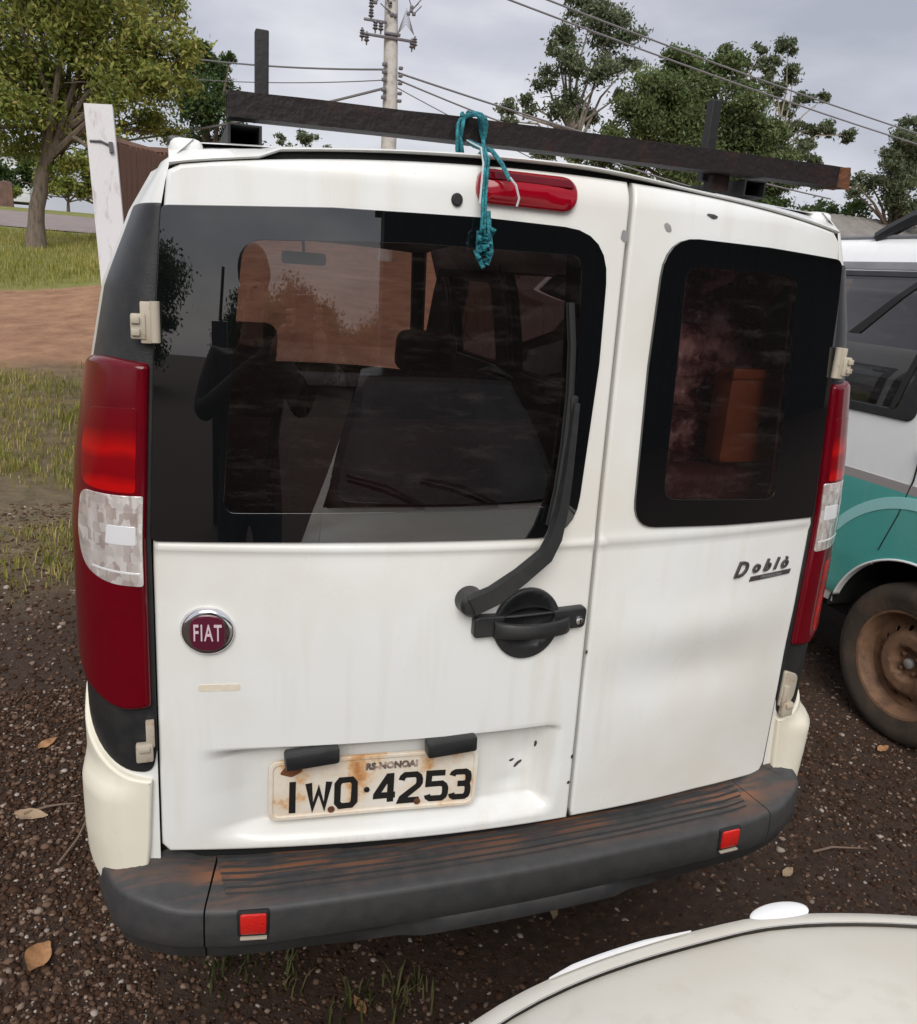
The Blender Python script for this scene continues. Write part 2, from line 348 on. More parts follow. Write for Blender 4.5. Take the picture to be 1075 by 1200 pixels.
nb = N('ShaderNodeTexNoise'); nb.inputs['Scale'].default_value = 350; K(tcn.outputs['Object'], nb.inputs['Vector'])
bp = N('ShaderNodeBump'); bp.inputs['Strength'].default_value = 0.12; bp.inputs['Distance'].default_value = 0.003; K(nb.outputs['Fac'], bp.inputs['Height']); K(bp.outputs['Normal'], b.inputs['Normal'])
M['bumper'] = m

# plate: white paint flaking to orange rust
m, t, b, o = mat('rusty_plate')
N, K = t.nodes.new, t.links.new
tcn = N('ShaderNodeTexCoord'); n = N('ShaderNodeTexNoise'); n.inputs['Scale'].default_value = 11; n.inputs['Detail'].default_value = 8; n.inputs['Roughness'].default_value = 0.62
mpn = N('ShaderNodeMapping'); mpn.inputs['Location'].default_value = (0.9, 0.2, 0.45)
K(tcn.outputs['Object'], mpn.inputs['Vector']); K(mpn.outputs['Vector'], n.inputs['Vector'])
r = N('ShaderNodeValToRGB'); el = r.color_ramp.elements
el[0].position = 0.40; el[0].color = (0.78, 0.74, 0.66, 1); el[1].position = 0.78; el[1].color = (0.22, 0.07, 0.02, 1)
q = el.new(0.53); q.color = (0.74, 0.62, 0.48, 1); q = el.new(0.58); q.color = (0.66, 0.40, 0.20, 1); q = el.new(0.66); q.color = (0.45, 0.17, 0.045, 1)
K(n.outputs['Fac'], r.inputs['Fac']); K(r.outputs['Color'], b.inputs['Base Color']); b.inputs['Roughness'].default_value = 0.55
M['plate'] = m

# ground: dark gravelly soil near, red dirt lane, grass bank
def T(x, y):
    if y < 5: z = 0.0
    elif y < 21: z = 0.1 * (y - 5)
    elif y < 45: z = 1.6 + 0.07 * (y - 21)
    else: z = 3.28 + 0.9 * (1 - math.exp(-(y - 45) / 18))
    if 4 < y < 6.5: z = 0.02 * (y - 4) ** 2 if y < 6.5 else z
    if y > 7 and x > -3:     # bare earth rises ahead of the van
        k = min(1, (x + 3) / 4) * min(1, (y - 7) / 6)
        z += 0.55 * k * (1 if y < 24 else max(0, 1 - (y - 24) / 12))
    return z
m, t, b, o = mat('ground_soil')
N, K = t.nodes.new, t.links.new
b.inputs['Roughness'].default_value = 0.9
tcn = N('ShaderNodeTexCoord'); sp = N('ShaderNodeSeparateXYZ'); K(tcn.outputs['Object'], sp.inputs[0])
def nz(scale, det=6, rough=0.6):
    n = N('ShaderNodeTexNoise'); n.inputs['Scale'].default_value = scale; n.inputs['Detail'].default_value = det; n.inputs['Roughness'].default_value = rough
    K(tcn.outputs['Object'], n.inputs['Vector']); return n.outputs['Fac']
def ramp(f, a, ca, bb, cb):
    r = N('ShaderNodeValToRGB'); r.color_ramp.elements[0].position = a; r.color_ramp.elements[0].color = (*ca, 1)
    r.color_ramp.elements[1].position = bb; r.color_ramp.elements[1].color = (*cb, 1); K(f, r.inputs['Fac']); return r.outputs['Color']
def rng_(v, a, bb):
    r = N('ShaderNodeMapRange'); r.inputs['From Min'].default_value = a; r.inputs['From Max'].default_value = bb; K(v, r.inputs['Value']); return r.outputs[0]
def mixc(f, A, B):
    x = N('ShaderNodeMix'); x.data_type = 'RGBA'; K(f, x.inputs['Factor']); K(A, x.inputs['A']); K(B, x.inputs['B']); return x.outputs['Result']
def madd(a, k, b_):
    x = N('ShaderNodeMath'); x.operation = 'MULTIPLY_ADD'; K(a, x.inputs[0]); x.inputs[1].default_value = k; K(b_, x.inputs[2]); return x.outputs[0]
soil = ramp(nz(30, 9, .7), 0.35, (0.030, 0.0150, 0.0085), 0.72, (0.080, 0.044, 0.026))
red = ramp(nz(2.3, 12, .72), 0.33, (0.20, 0.095, 0.048), 0.72, (0.43, 0.25, 0.14))
green = ramp(nz(3.5, 9, .7), 0.33, (0.12, 0.135, 0.025), 0.72, (0.25, 0.24, 0.06))
mixed = ramp(nz(8, 9, .7), 0.35, (0.085, 0.062, 0.030), 0.7, (0.21, 0.16, 0.085))
yw = madd(nz(0.8, 4), 1.6, sp.outputs['Y'])
c = mixc(rng_(yw, 3.2, 4.3), soil, mixed)
c = mixc(rng_(yw, 9.0, 9.6), c, red)
xl = rng_(sp.outputs['X'], -0.2, -0.8)      # left of the fence: grass bank beyond the lane
gl_ = N('ShaderNodeMath'); gl_.operation = 'MULTIPLY'; K(rng_(yw, 14.6, 15.0), gl_.inputs[0]); K(xl, gl_.inputs[1])
c = mixc(gl_.outputs[0], c, green)
c = mixc(rng_(yw, 45, 50), c, green)
K(c, b.inputs['Base Color'])
bp = N('ShaderNodeBump'); bp.inputs['Strength'].default_value = 0.8; bp.inputs['Distance'].default_value = 0.02; K(nz(70, 8, .7), bp.inputs['Height']); K(bp.outputs['Normal'], b.inputs['Normal'])
M['ground'] = m

# ------------------------------------------------------------------ helpers
ROOT = {}
def origin(p):
    if p is None: return Vector((0, 0, 0))
    return ROOT.get(p.name, Vector((0, 0, 0)))
def obj(name, vs, fs, m, parent=None, smooth=True, sharp=35):
    o_ = origin(parent)
    me = bpy.data.meshes.new(name)
    me.from_pydata([(v[0] - o_[0], v[1] - o_[1], v[2] - o_[2]) for v in vs], [], fs)
    me.materials.append(m)
    if smooth:
        me.polygons.foreach_set('use_smooth', [True] * len(me.polygons))
        try: me.set_sharp_from_angle(angle=math.radians(sharp))
        except Exception: pass
    me.update()
    ob = bpy.data.objects.new(name, me)
    COL.objects.link(ob)
    if parent is not None:
        ob.parent = parent
        ROOT[ob.name] = o_
    return ob
def thing(name, loc, label, cat, group=None):
    ob = bpy.data.objects.new(name, None)
    ob.empty_display_size = 0.2
    ob.location = loc
    COL.objects.link(ob)
    ROOT[ob.name] = Vector(loc)
    return tag(ob, label, cat, group)
def tag(ob, label=None, cat=None, group=None, kind=None):
    if label: ob['label'] = label
    if cat: ob['category'] = cat
    if group: ob['group'] = group
    if kind: ob['kind'] = kind
    return ob

class MB:
    """collects simple shapes into one mesh"""
    def __init__(s): s.v, s.f = [], []
    def add(s, vs, fs):
        k = len(s.v); s.v += [tuple(v) for v in vs]; s.f += [tuple(i + k for i in f) for f in fs]; return s
    def bm(s, b):
        b.verts.index_update()
        s.add([v.co[:] for v in b.verts], [[v.index for v in f.verts] for f in b.faces]); b.free(); return s
    def box(s, c, sz, bev=0.0, rot=None, seg=2):
        b = bmesh.new(); bmesh.ops.create_cube(b, size=1)
        for v in b.verts: v.co = Vector((v.co.x * sz[0], v.co.y * sz[1], v.co.z * sz[2]))
        if bev > 0: bmesh.ops.bevel(b, geom=b.edges[:], offset=bev, segments=seg, affect='EDGES', profile=0.5)
        mt = Matrix.Translation(Vector(c)) @ (rot.to_4x4() if rot else Matrix())
        b.transform(mt); return s.bm(b)
    def tube(s, pts, r, n=8, cap=True, closed=False):
        pts = [Vector(p) for p in pts]; N_ = len(pts)
        rs = r if isinstance(r, (list, tuple)) else [r] * N_
        rings = []; up = None
        for i, p in enumerate(pts):
            a = pts[(i - 1) % N_] if (i > 0 or closed) else p
            c = pts[(i + 1) % N_] if (i < N_ - 1 or closed) else p
            d = (c - a).normalized()
            if up is None:
                up = Vector((0, 0, 1)) if abs(d.z) < 0.9 else Vector((1, 0, 0))
            x = d.cross(up)
            if x.length < 1e-6: x = d.orthogonal()
            x.normalize(); y = x.cross(d).normalized(); up = y
            rings.append([p + (x * math.cos(2 * math.pi * k / n) + y * math.sin(2 * math.pi * k / n)) * rs[i] for k in range(n)])
        vs = [q for rg in rings for q in rg]; fs = []
        for i in range(N_ if closed else N_ - 1):
            j = (i + 1) % N_
            for k in range(n):
                fs.append((i * n + k, i * n + (k + 1) % n, j * n + (k + 1) % n, j * n + k))
        if cap and not closed:
            fs.append(tuple(range(n))[::-1]); fs.append(tuple((N_ - 1) * n + k for k in range(n)))
        return s.add(vs, fs)
    def lathe(s, prof, c, axis='X', n=32):
        """prof: list of (radius, along)"""
        vs, fs = [], []
        for r, a in prof:
            for k in range(n):
                u = 2 * math.pi * k / n
                if axis == 'X': vs.append((c[0] + a, c[1] + r * math.cos(u), c[2] + r * math.sin(u)))
                elif axis == 'Y': vs.append((c[0] + r * math.cos(u), c[1] + a, c[2] + r * math.sin(u)))
                else: vs.append((c[0] + r * math.cos(u), c[1] + r * math.sin(u), c[2] + a))
        for i in range(len(prof) - 1):
            for k in range(n):
                fs.append((i * n + k, i * n + (k + 1) % n, (i + 1) * n + (k + 1) % n, (i + 1) * n + k))
        return s.add(vs, fs)
    def build(s, name, m, parent=None, smooth=True, sharp=35, fix=True):
        ob = obj(name, s.v, s.f, m, parent, smooth, sharp)
        if fix:
            b = bmesh.new(); b.from_mesh(ob.data); bmesh.ops.recalc_face_normals(b, faces=b.faces[:]); b.to_mesh(ob.data); b.free()
            if smooth:
                try: ob.data.set_sharp_from_angle(angle=math.radians(sharp))
                except Exception: pass
        return ob

def rpoly(pts, n=6):
    """[(x,z,radius)] counter-clockwise -> polygon with rounded corners"""
    outp = []; k = len(pts)
    for i in range(k):
        p = Vector(pts[i][:2]); a = Vector(pts[i - 1][:2]); c = Vector(pts[(i + 1) % k][:2]); r = pts[i][2]
        if r <= 0: outp.append(p); continue
        d1 = (a - p); d2 = (c - p)
        r1 = min(r, d1.length * 0.49); r2 = min(r, d2.length * 0.49)
        s = p + d1.normalized() * r1; e_ = p + d2.normalized() * r2
        for j in range(n + 1):
            u = j / n
            outp.append(s * (1 - u) ** 2 + p * 2 * u * (1 - u) + e_ * u * u)
    return [(v.x, v.y) for v in outp]
def ellipse(cx, cz, rx, rz, n=32):
    return [(cx + rx * math.cos(2 * math.pi * i / n), cz + rz * math.sin(2 * math.pi * i / n)) for i in range(n)]
def resample(poly, step):
    o_ = []
    for i in range(len(poly)):
        a = Vector(poly[i]); c = Vector(poly[(i + 1) % len(poly)]); L_ = (c - a).length
        if L_ < 1e-6: continue
        k = max(1, int(math.ceil(L_ / step)))
        for j in range(k): o_.append(a.lerp(c, j / k))
    return [(v.x, v.y) for v in o_]
def offset_in(poly, d):
    """move a CCW polygon inwards by d (a CW hole grows by d)"""
    k = len(poly); o_ = []
    for i in range(k):
        a = Vector(poly[i - 1]); p = Vector(poly[i]); c = Vector(poly[(i + 1) % k])
        e1 = (p - a); e2 = (c - p)
        if e1.length < 1e-9 or e2.length < 1e-9: o_.append(tuple(p)); continue
        e1.normalize(); e2.normalize()
        n_ = Vector((-e1.y - e2.y, e1.x + e2.x))
        if n_.length < 1e-6: n_ = Vector((-e1.y, e1.x))
        n_.normalize()
        cs = max(0.5, n_.dot(Vector((-e1.y, e1.x))))
        o_.append((p.x + n_.x * d / cs, p.y + n_.y * d / cs))
    return o_
def area(poly):
    return 0.5 * sum(poly[i][0] * poly[(i + 1) % len(poly)][1] - poly[(i + 1) % len(poly)][0] * poly[i][1] for i in range(len(poly)))
def inside_np(P, poly):
    x, y = P[:, 0], P[:, 1]; r = np.zeros(len(P), bool); k = len(poly); j = k - 1
    for i in range(k):
        xi, yi = poly[i]; xj, yj = poly[j]
        if yi != yj:
            cnd = ((yi > y) != (yj > y)) & (x < (xj - xi) * (y - yi) / (yj - yi) + xi)
            r ^= cnd
        j = i
    return r
def panel(name, outline, m, parent, surf, holes=(), step=0.02, off=0.0, thick=0.02, r=0.004, back=False, flip=False, dome=0.0, grid=None, sharp=40):
    """A curved sheet with thickness and rounded rim. outline in (u,v); surf(u,v,d)->point at d in front of the surface."""
    if area(outline) < 0: outline = outline[::-1]
    loops = [resample(outline, step)]
    for h in holes:
        h = h if area(h) < 0 else h[::-1]
        loops.append(resample(h, step))
    r_ = r
    ins = [offset_in(l, r_) for l in loops]
    gs = grid or step
    us = [p[0] for p in ins[0]]; vs_ = [p[1] for p in ins[0]]
    U = np.arange(min(us), max(us), gs); V = np.arange(min(vs_), max(vs_), gs)
    G = np.array([(a + (0.5 * gs if k % 2 else 0), c) for k, c in enumerate(V) for a in U]) if len(U) and len(V) else np.zeros((0, 2))
    if len(G):
        keep = inside_np(G, ins[0])
        for h in ins[1:]: keep &= ~inside_np(G, h)
        allb = np.array([p for l in ins for p in l])
        G = G[keep]
        if len(G):
            md = np.min(((G[:, None, :] - allb[None]) ** 2).sum(-1), axis=1)
            G = G[md > (gs * 0.45) ** 2]
    pts = [Vector(p) for l in ins for p in l]; edges = []; k = 0
    for l in ins:
        edges += [(k + i, k + (i + 1) % len(l)) for i in range(len(l))]; k += len(l)
    nb_ = k
    pts += [Vector((float(g[0]), float(g[1]))) for g in G]
    rv, re, rf, ov, oe, of = delaunay_2d_cdt(pts, edges, [], 0, 1e-7)
    rv2 = np.array([(v.x, v.y) for v in rv])
    cen = np.array([rv2[list(f)].mean(axis=0) for f in rf])
    kp = inside_np(cen, ins[0])
    for h in ins[1:]: kp &= ~inside_np(cen, h)
    mb_v, mb_f = [], []
    cu, cv = sum(us) / len(us), sum(vs_) / len(vs_); ru = (max(us) - min(us)) / 2 + 1e-6; rvv = (max(vs_) - min(vs_)) / 2 + 1e-6
    def dm(u, v):
        if dome == 0: return 0
        q = max(abs(u - cu) / ru, abs(v - cv) / rvv)
        return dome * (1 - min(1, q) ** 2.5)
    def nrm(u, v):
        h = .0015
        F = lambda a, c_: Vector(surf(a, c_, off + dm(a, c_)))
        n = (F(u + h, v) - F(u - h, v)).cross(F(u, v + h) - F(u, v - h))
        n.normalize()
        return -n if flip else n
    nm = []
    for (u, v) in rv2:
        mb_v.append(surf(u, v, off + dm(u, v))); nm.append(nrm(u, v))
    for f, q in zip(rf, kp):
        if not q: continue
        a = rv2[list(f)]
        ar = (a[1][0] - a[0][0]) * (a[2][1] - a[0][1]) - (a[2][0] - a[0][0]) * (a[1][1] - a[0][1])
        f = tuple(f) if ar > 0 else tuple(f)[::-1]
        mb_f.append(f)
    inv = {}
    for i, lst in enumerate(ov):
        for q in lst: inv[q] = i
    k0 = 0
    for li, l in enumerate(loops):
        n_ = len(l); ring0 = [inv[k0 + i] for i in range(n_)]; k0 += n_
        rings = [ring0]
        for th in (30, 60, 90):
            a = math.radians(th)
            lp = offset_in(l, r_ * (1 - math.sin(a)))
            k = len(mb_v); mb_v += [surf(p[0], p[1], off - r_ * (1 - math.cos(a))) for p in lp]; rings.append(list(range(k, k + n_)))
            for p, po, pi in zip(lp, l, ins[li]):
                o_d = Vector(surf(po[0], po[1], off)) - Vector(surf(pi[0], pi[1], off))
                if o_d.length > 1e-9: o_d.normalize()
                nn = nrm(*p) * math.cos(a) + o_d * math.sin(a); nm.append(nn.normalized())
        k = len(mb_v); mb_v += [surf(p[0], p[1], off - thick) for p in l]; rings.append(list(range(k, k + n_)))
        nm += [nm[q] for q in rings[-2]]
        for A, B in zip(rings, rings[1:]):
            for i in range(n_):
                j = (i + 1) % n_
                mb_f.append((B[i], B[j], A[j], A[i]))
    if back:
        base = len(mb_v); mb_v += [surf(u, v, off - thick) for (u, v) in rv2]; nm += [-q for q in nm[:len(rv2)]]
        for f, q in zip(rf, kp):
            if q:
                a = rv2[list(f)]; ar = (a[1][0] - a[0][0]) * (a[2][1] - a[0][1]) - (a[2][0] - a[0][0]) * (a[1][1] - a[0][1])
                mb_f.append(tuple(base + i for i in (f if ar < 0 else tuple(f)[::-1])))
    if flip: mb_f = [f[::-1] for f in mb_f]
    ob = obj(name, mb_v, mb_f, m, parent, True, 180)
    ob.data.normals_split_custom_set_from_vertices([tuple(q) for q in nm])
    return ob

def text_tris(body, size, extrude=0.0, bold=0.0, shear=0.0, xs=1.0, spacing=1.0):
    cu = bpy.data.curves.new('text', 'FONT'); cu.body = body; cu.size = size; cu.offset = bold; cu.shear = shear; cu.extrude = extrude
    cu.resolution_u = 3; cu.align_x = 'CENTER'; cu.space_character = spacing
    to = bpy.data.objects.new('text', cu); COL.objects.link(to)
    dg = bpy.context.evaluated_depsgraph_get(); dg.update()
    me = to.evaluated_get(dg).to_mesh()
    vs = [(v.co.x * xs, v.co.y, v.co.z) for v in me.vertices]; fs = [tuple(p.vertices) for p in me.polygons]
    bpy.data.objects.remove(to); bpy.data.curves.remove(cu)
    return vs, fs

def lerp_t(x, xs, ys): return float(np.interp(x, xs, ys))
def sstep(a, b_, x):
    t_ = max(0.0, min(1.0, (x - a) / (b_ - a))); return t_ * t_ * (3 - 2 * t_)

# ------------------------------------------------------------------ ground
def ground_sheet():
    xs = np.unique(np.concatenate([np.linspace(-160, -12, 30), np.arange(-12, 8, 0.35), np.linspace(8, 40, 34), np.linspace(40, 220, 25)]))
    ys = np.unique(np.concatenate([np.linspace(-60, -6, 16), np.arange(-6, 30, 0.35), np.linspace(30, 60, 30), np.linspace(60, 320, 25)]))
    vs = []
    for y in ys:
        for x in xs:
            z = T(x, y)
            if -6 < y < 30 and -12 < x < 9: z += 0.03 * (mnoise.noise((x * .7, y * .7, 3)) ) * (1 if y > 4 else 0.3)
            vs.append((x, y, z))
    n = len(xs); fs = [(j * n + i, j * n + i + 1, (j + 1) * n + i + 1, (j + 1) * n + i) for j in range(len(ys) - 1) for i in range(n - 1)]
    tag(obj('ground', vs, fs, M['ground']), kind='structure')
ground_sheet()
def strip(name, m, pts, wd, dz=0.004):
    """a road laid on the terrain along x with y from pts"""
    vs, fs = [], []
    xs = np.arange(-60, 14, 1.0)
    for x in xs:
        yc = pts(x)
        for k in range(9):
            y = yc + (k / 8 - .5) * wd; vs.append((x, y, T(x, y) + 0.03 + dz))
    for i in range(len(xs) - 1):
        for k in range(8): fs.append((i * 9 + k, (i + 1) * 9 + k, (i + 1) * 9 + k + 1, i * 9 + k + 1))
    ob = obj(name, vs, fs, m); tag(ob, kind='structure'); return ob
strip('road', M['asphalt'], lambda x: 34 - 0.18 * (x + 4), 12)

# ------------------------------------------------------------------ van shell (used twice)
WZ = ([.38, .45, .6, .9, 1.18, 1.30, 1.45, 1.58, 1.70, 1.766, 1.80], [.765, .785, .797, .800, .796, .786, .763, .738, .690, .652, .600])
DZ = ([.38, 1.18, 1.5, 1.70, 1.764, 1.80], [.672, .668, .653, .637, .624, .588])
def lean(z):
    l = 0.0225 * (math.sqrt((z - 1.15) ** 2 + .0016) + (z - 1.15))
    if z > 1.76: l += min(1.0, (z - 1.76) / 0.06) ** 2 * 0.03
    return l
def S(x, z):
    B = .075
    return -B * (1 - min(1.0, (x / .67) ** 2)) + lean(z)
def rear(u, v, d): return (u, S(u, v) - d, v)
def corner(s, z, d, sgn=1):
    """point on the rear corner and side, s metres from the door edge; d outwards"""
    D = lerp_t(z, *DZ); W_ = lerp_t(z, *WZ) - (.013 if sgn < 0 else -.012); E = lean(z) + 0.004
    a, b_ = W_ - D, 0.15
    Lq = 0.5 * math.pi * math.sqrt((a * a + b_ * b_) / 2)
    if s <= 0: x, y, nx, ny = D + s, E, 0.0, -1.0
    elif s < Lq:
        th = s / Lq * math.pi / 2
        x = D + a * math.sin(th); y = E + b_ * (1 - math.cos(th))
        nx, ny = b_ * math.sin(th), -a * math.cos(th); l = math.hypot(nx, ny); nx /= l; ny /= l
    else: x, y, nx, ny = W_ + (s - Lq) * 0.012, E + b_ + (s - Lq), 1.0, -0.012
    return (sgn * (x + nx * d), y + ny * d, z)
def cornerR(u, v, d): return corner(u, v, d, 1)
def cornerL(u, v, d): return corner(u, v, d, -1)

def sideX(y, z):
    W_ = lerp_t(z, *WZ)
    return W_ + 0.012 * max(0, y - .15) - (0.05 * max(0, y - 2.6) ** 2)
SIDE_OPEN = [(0.42, 1.12, 1.24, 1.66), (1.28, 2.06, 1.24, 1.66), (2.2, 2.9, 1.24, 1.62)]
def van_shell(parent, m, M4, inner=0.0, name='body_shell', arches=True):
    """sides and roof; inner>0 gives the lining"""
    zs = sorted(set([.38, .45, .55, .66, .78, .9, 1.04, 1.18, 1.24, 1.30, 1.38, 1.45, 1.52, 1.58, 1.62, 1.66, 1.70, 1.735, 1.766, 1.785, 1.80]))
    ss = [0, .02, .04, .06, .08, .10, .13, .16, .19, .22]
    ys = [.27, .42, .6, .8, 1.0, 1.12, 1.28, 1.5, 1.8, 2.06, 2.2, 2.5, 2.9, 3.1, 3.4, 3.7, 4.0]
    vs, fs = [], []
    for sg in (1, -1):
        base = len(vs); nc = len(ss) + len(ys)
        for z in zs:
            for s in ss:
                p = corner(s * 0.95, z, -inner, sg); vs.append(M4 @ Vector(p))
            for y in ys:
                yy = y
                zz = z
                if y > 2.95:      # windscreen slope and bonnet
                    top = lerp_t(y, [2.95, 3.4, 3.7, 4.0], [1.75, 1.10, 1.02, 0.80]); zz = min(z, top)
                vs.append(M4 @ Vector((sg * (sideX(yy, z if zz == z else zz) - inner), yy + 0.0, zz)))
        for r in range(len(zs) - 1):
            for c_ in range(nc - 1):
                z0, z1 = zs[r], zs[r + 1]
                if inner > 0 and z1 > 1.67: continue
                if c_ >= len(ss):
                    y0, y1 = ys[c_ - len(ss)], ys[c_ - len(ss) + 1]
                    zc, yc = (z0 + z1) / 2, (y0 + y1) / 2
                    if any(a < yc < b_ and c < zc < d for a, b_, c, d in SIDE_OPEN): continue
                    if arches and zc < .66 and (abs(yc - .80) < .33 or abs(yc - 3.35) < .35): continue
                f = (base + r * nc + c_, base + r * nc + c_ + 1, base + (r + 1) * nc + c_ + 1, base + (r + 1) * nc + c_)
                fs.append(f if sg == 1 else f[::-1])
    # roof
    base = len(vs); ry = [.055, .07, .09, .13, .2, .4, .8, 1.4, 2.0, 2.5, 2.8, 2.98]; rx = np.linspace(-1, 1, 21)
    for i, y in enumerate(ry):
        fr = max(0, y - 2.3) ** 2 * 0.09
        dr = (0.030, 0.014, 0.006, 0.001)[i] if i < 4 else 0
        for q in rx:
            hw = .60 + 0.010 * max(0, y - .15)
            z = 1.80 + .022 * (1 - abs(q) ** 2.2) - dr * .5 * (1 - .6 * abs(q)) - fr - inner
            vs.append(M4 @ Vector((q * hw, y, z)))
    n = len(rx)
    fs += [(base + i * n + k, base + i * n + k + 1, base + (i + 1) * n + k + 1, base + (i + 1) * n + k) for i in range(len(ry) - 1) for k in range(n - 1)]
    if inner == 0:  # front closing: bonnet and nose
        base = len(vs); prof = [(3.38, 1.10), (3.7, 1.03), (3.95, .90), (4.06, .72), (4.08, .5), (4.05, .36)]
        for y, z in prof:
            for q in np.linspace(-1, 1, 9):
                hw = sideX(min(y, 4.0), z) * (1 if y < 3.9 else .97); vs.append(M4 @ Vector((q * hw, y - .12 * abs(q) ** 3, z - .03 * q * q)))
        fs += [(base + i * 9 + k, base + i * 9 + k + 1, base + (i + 1) * 9 + k + 1, base + (i + 1) * 9 + k) for i in range(len(prof) - 1) for k in range(8)]
    return obj(name, vs, fs, m, parent, True, 40)

def wheel(parent, c, sg, R_=.305, wd=.17, rusty=True):
    """steel wheel: tyre part with rim and hub sub-parts; sg = outward direction in x"""
    t_ = MB()
    h = wd / 2
    prof = [(R_ * .66, -h * .9), (R_ * .72, -h), (R_ * .90, -h), (R_ * .975, -h * .82), (R_, -h * .55), (R_, h * .55), (R_ * .975, h * .82), (R_ * .93, h * .97), (R_ * .86, h * 1.02), (R_ * .80, h * 1.0), (R_ * .78, h * .97), (R_ * .70, h * .96), (R_ * .66, h * .88), (R_ * .655, h * .5)]
    t_.lathe([(r, a * sg) for r, a in prof], c, 'X', 56)
    ty = t_.build('wheel', M['tyre'], parent)
    # tread blocks
    r_ = MB()
    rp_ = [(R_ * .66, h * .80), (R_ * .672, h * .93), (R_ * .64, h * .9), (R_ * .60, h * .45), (R_ * .575, h * .20), (R_ * .50, h * .18)]
    r_.lathe([(r, a * sg) for r, a in rp_], c, 'X', 48)
    rr = r_.build('rim', M['rim'], ty)
    # wheel disc with ventilation holes: annulus in polar panel
    def disc(u, v, d):
        rad = math.hypot(u, v) / R_
        a = lerp_t(rad, [0, .18, .205, .235, .34, .37, .40, .46, .52], [.20, .22, .52, .60, .60, .57, .42, .22, .17]) * h
        return (c[0] + sg * (a + d), c[1] + (u if sg > 0 else -u), c[2] + v)
    holes = []
    for k in range(14):
        a = 2 * math.pi * k / 14
        holes.append([(R_ * .445 * math.cos(a) + .011 * math.cos(q * math.pi / 4) , R_ * .445 * math.sin(a) + .011 * math.sin(q * math.pi / 4)) for q in range(8)])
    panel('wheel_disc', ellipse(0, 0, R_ * .515, R_ * .515, 48), M['rim'], ty, disc, holes, step=.014, thick=.006, r=.001)
    hb = MB(); hb.lathe([(.0, .42 * h * sg), (.014, .41 * h * sg), (.020, .36 * h * sg), (.021, .20 * h * sg)], (c[0] + sg * .006, c[1], c[2]), 'X', 20)
    hb.build('hub', M['hub'], ty)
    bt = MB()
    for k in range(4):
        a = math.pi / 4 + k * math.pi / 2
        bt.lathe([(0, .018 * sg), (.008, .016 * sg), (.009, 0)], (c[0] + sg * h * .20, c[1] + .042 * math.cos(a), c[2] + .042 * math.sin(a)), 'X', 6)
    tag(bt.build('wheel_bolts', M['rim'], ty, False), kind='stuff')
    return ty

# ------------------------------------------------------------------ the white van
van = thing('parked_van', (0, 2, 0), 'dirty white van seen from behind with split rear doors and rusty number plate', 'van')
ID = Matrix()
van_shell(van, M['white'], ID)
van_shell(van, M['lining'], ID, 0.035, 'interior_lining', False)
fl = MB(); fl.box((0, 1.75, .50), (1.46, 3.4, .04)); fl.box((0, 1.95, .36), (1.2, 3.7, .16), .03)
fl.build('floor_pan', M['lining'], van)
for y in (.80, 3.35):
    for sg in (-1, 1): wheel(van, (sg * .70, y, .305), sg)

def ztop(x): return 1.757 + .047 * max(0.0, 1 - (x / .625) ** 2) ** 0.9
SPLIT = lambda z: lerp_t(z, [.55, .8, 1.18, 1.75, 1.84], [.123, .118, .110, .114, .115])
def left_edge(z): return -lerp_t(z, [.55, 1.18, 1.5, 1.70, 1.77], [.668, .665, .650, .634, .624])
def right_edge(z): return lerp_t(z, [.55, 1.18, 1.5, 1.70, 1.77], [.668, .669, .652, .629, .612])
G_ = 0.0035
dl = [(-.655, .584), (-.3, .580), (SPLIT(.572) - G_, .572)]
dl += [(SPLIT(z) - G_, z) for z in np.linspace(.62, 1.77, 14)]
dl += [(x, ztop(x)) for x in np.linspace(.110, -.608, 18)]
dl += [(left_edge(z), z) for z in np.linspace(1.75, .60, 16)]
dr_ = [(SPLIT(.57) + G_, .574), (.45, .566), (.655, .553)]
dr_ += [(right_edge(z), z) for z in np.linspace(.58, 1.745, 16)]
dr_ += [(x, ztop(x)) for x in np.linspace(.598, .120, 12)]
dr_ += [(SPLIT(z) + G_, z) for z in np.linspace(1.77, .62, 14)]
# plate recess, shallow pressing around the windows, a small dent
def recess(x, z):
    L0 = -.610 + max(0, (.70 - z)) * .15
    a = sstep(L0, L0 + .13, x) * sstep(.088, .035, x)
    bz = lerp_t(x, [-.61, .07], [.796, .800])
    b_ = sstep(bz, bz - .022, z) * sstep(.596, .63, z)
    return .040 * a * b_
def dent(x, z):
    q = ((x - .02) / .05) ** 2 + ((z - .71) / .045) ** 2
    q2 = ((x + .0) / .035) ** 2 + ((z - .655) / .02) ** 2
    return .008 * math.exp(-q) + .005 * math.exp(-q2)
def rear_door(u, v, d):
    belt = .004 * math.exp(-((v - 1.172) / .008) ** 2)
    return (u, S(u, v) - d + recess(u, v) + dent(u, v) - belt, v)
def rear_door2(u, v, d):
    big = .010 * math.exp(-(((u - .38) / .2) ** 2 + ((v - .87) / .06) ** 2)) - .006 * math.exp(-(((u - .40) / .2) ** 2 + ((v - .98) / .05) ** 2))
    belt = .004 * math.exp(-((v - 1.172) / .008) ** 2)
    return (u, S(u, v) - d + big - belt, v)

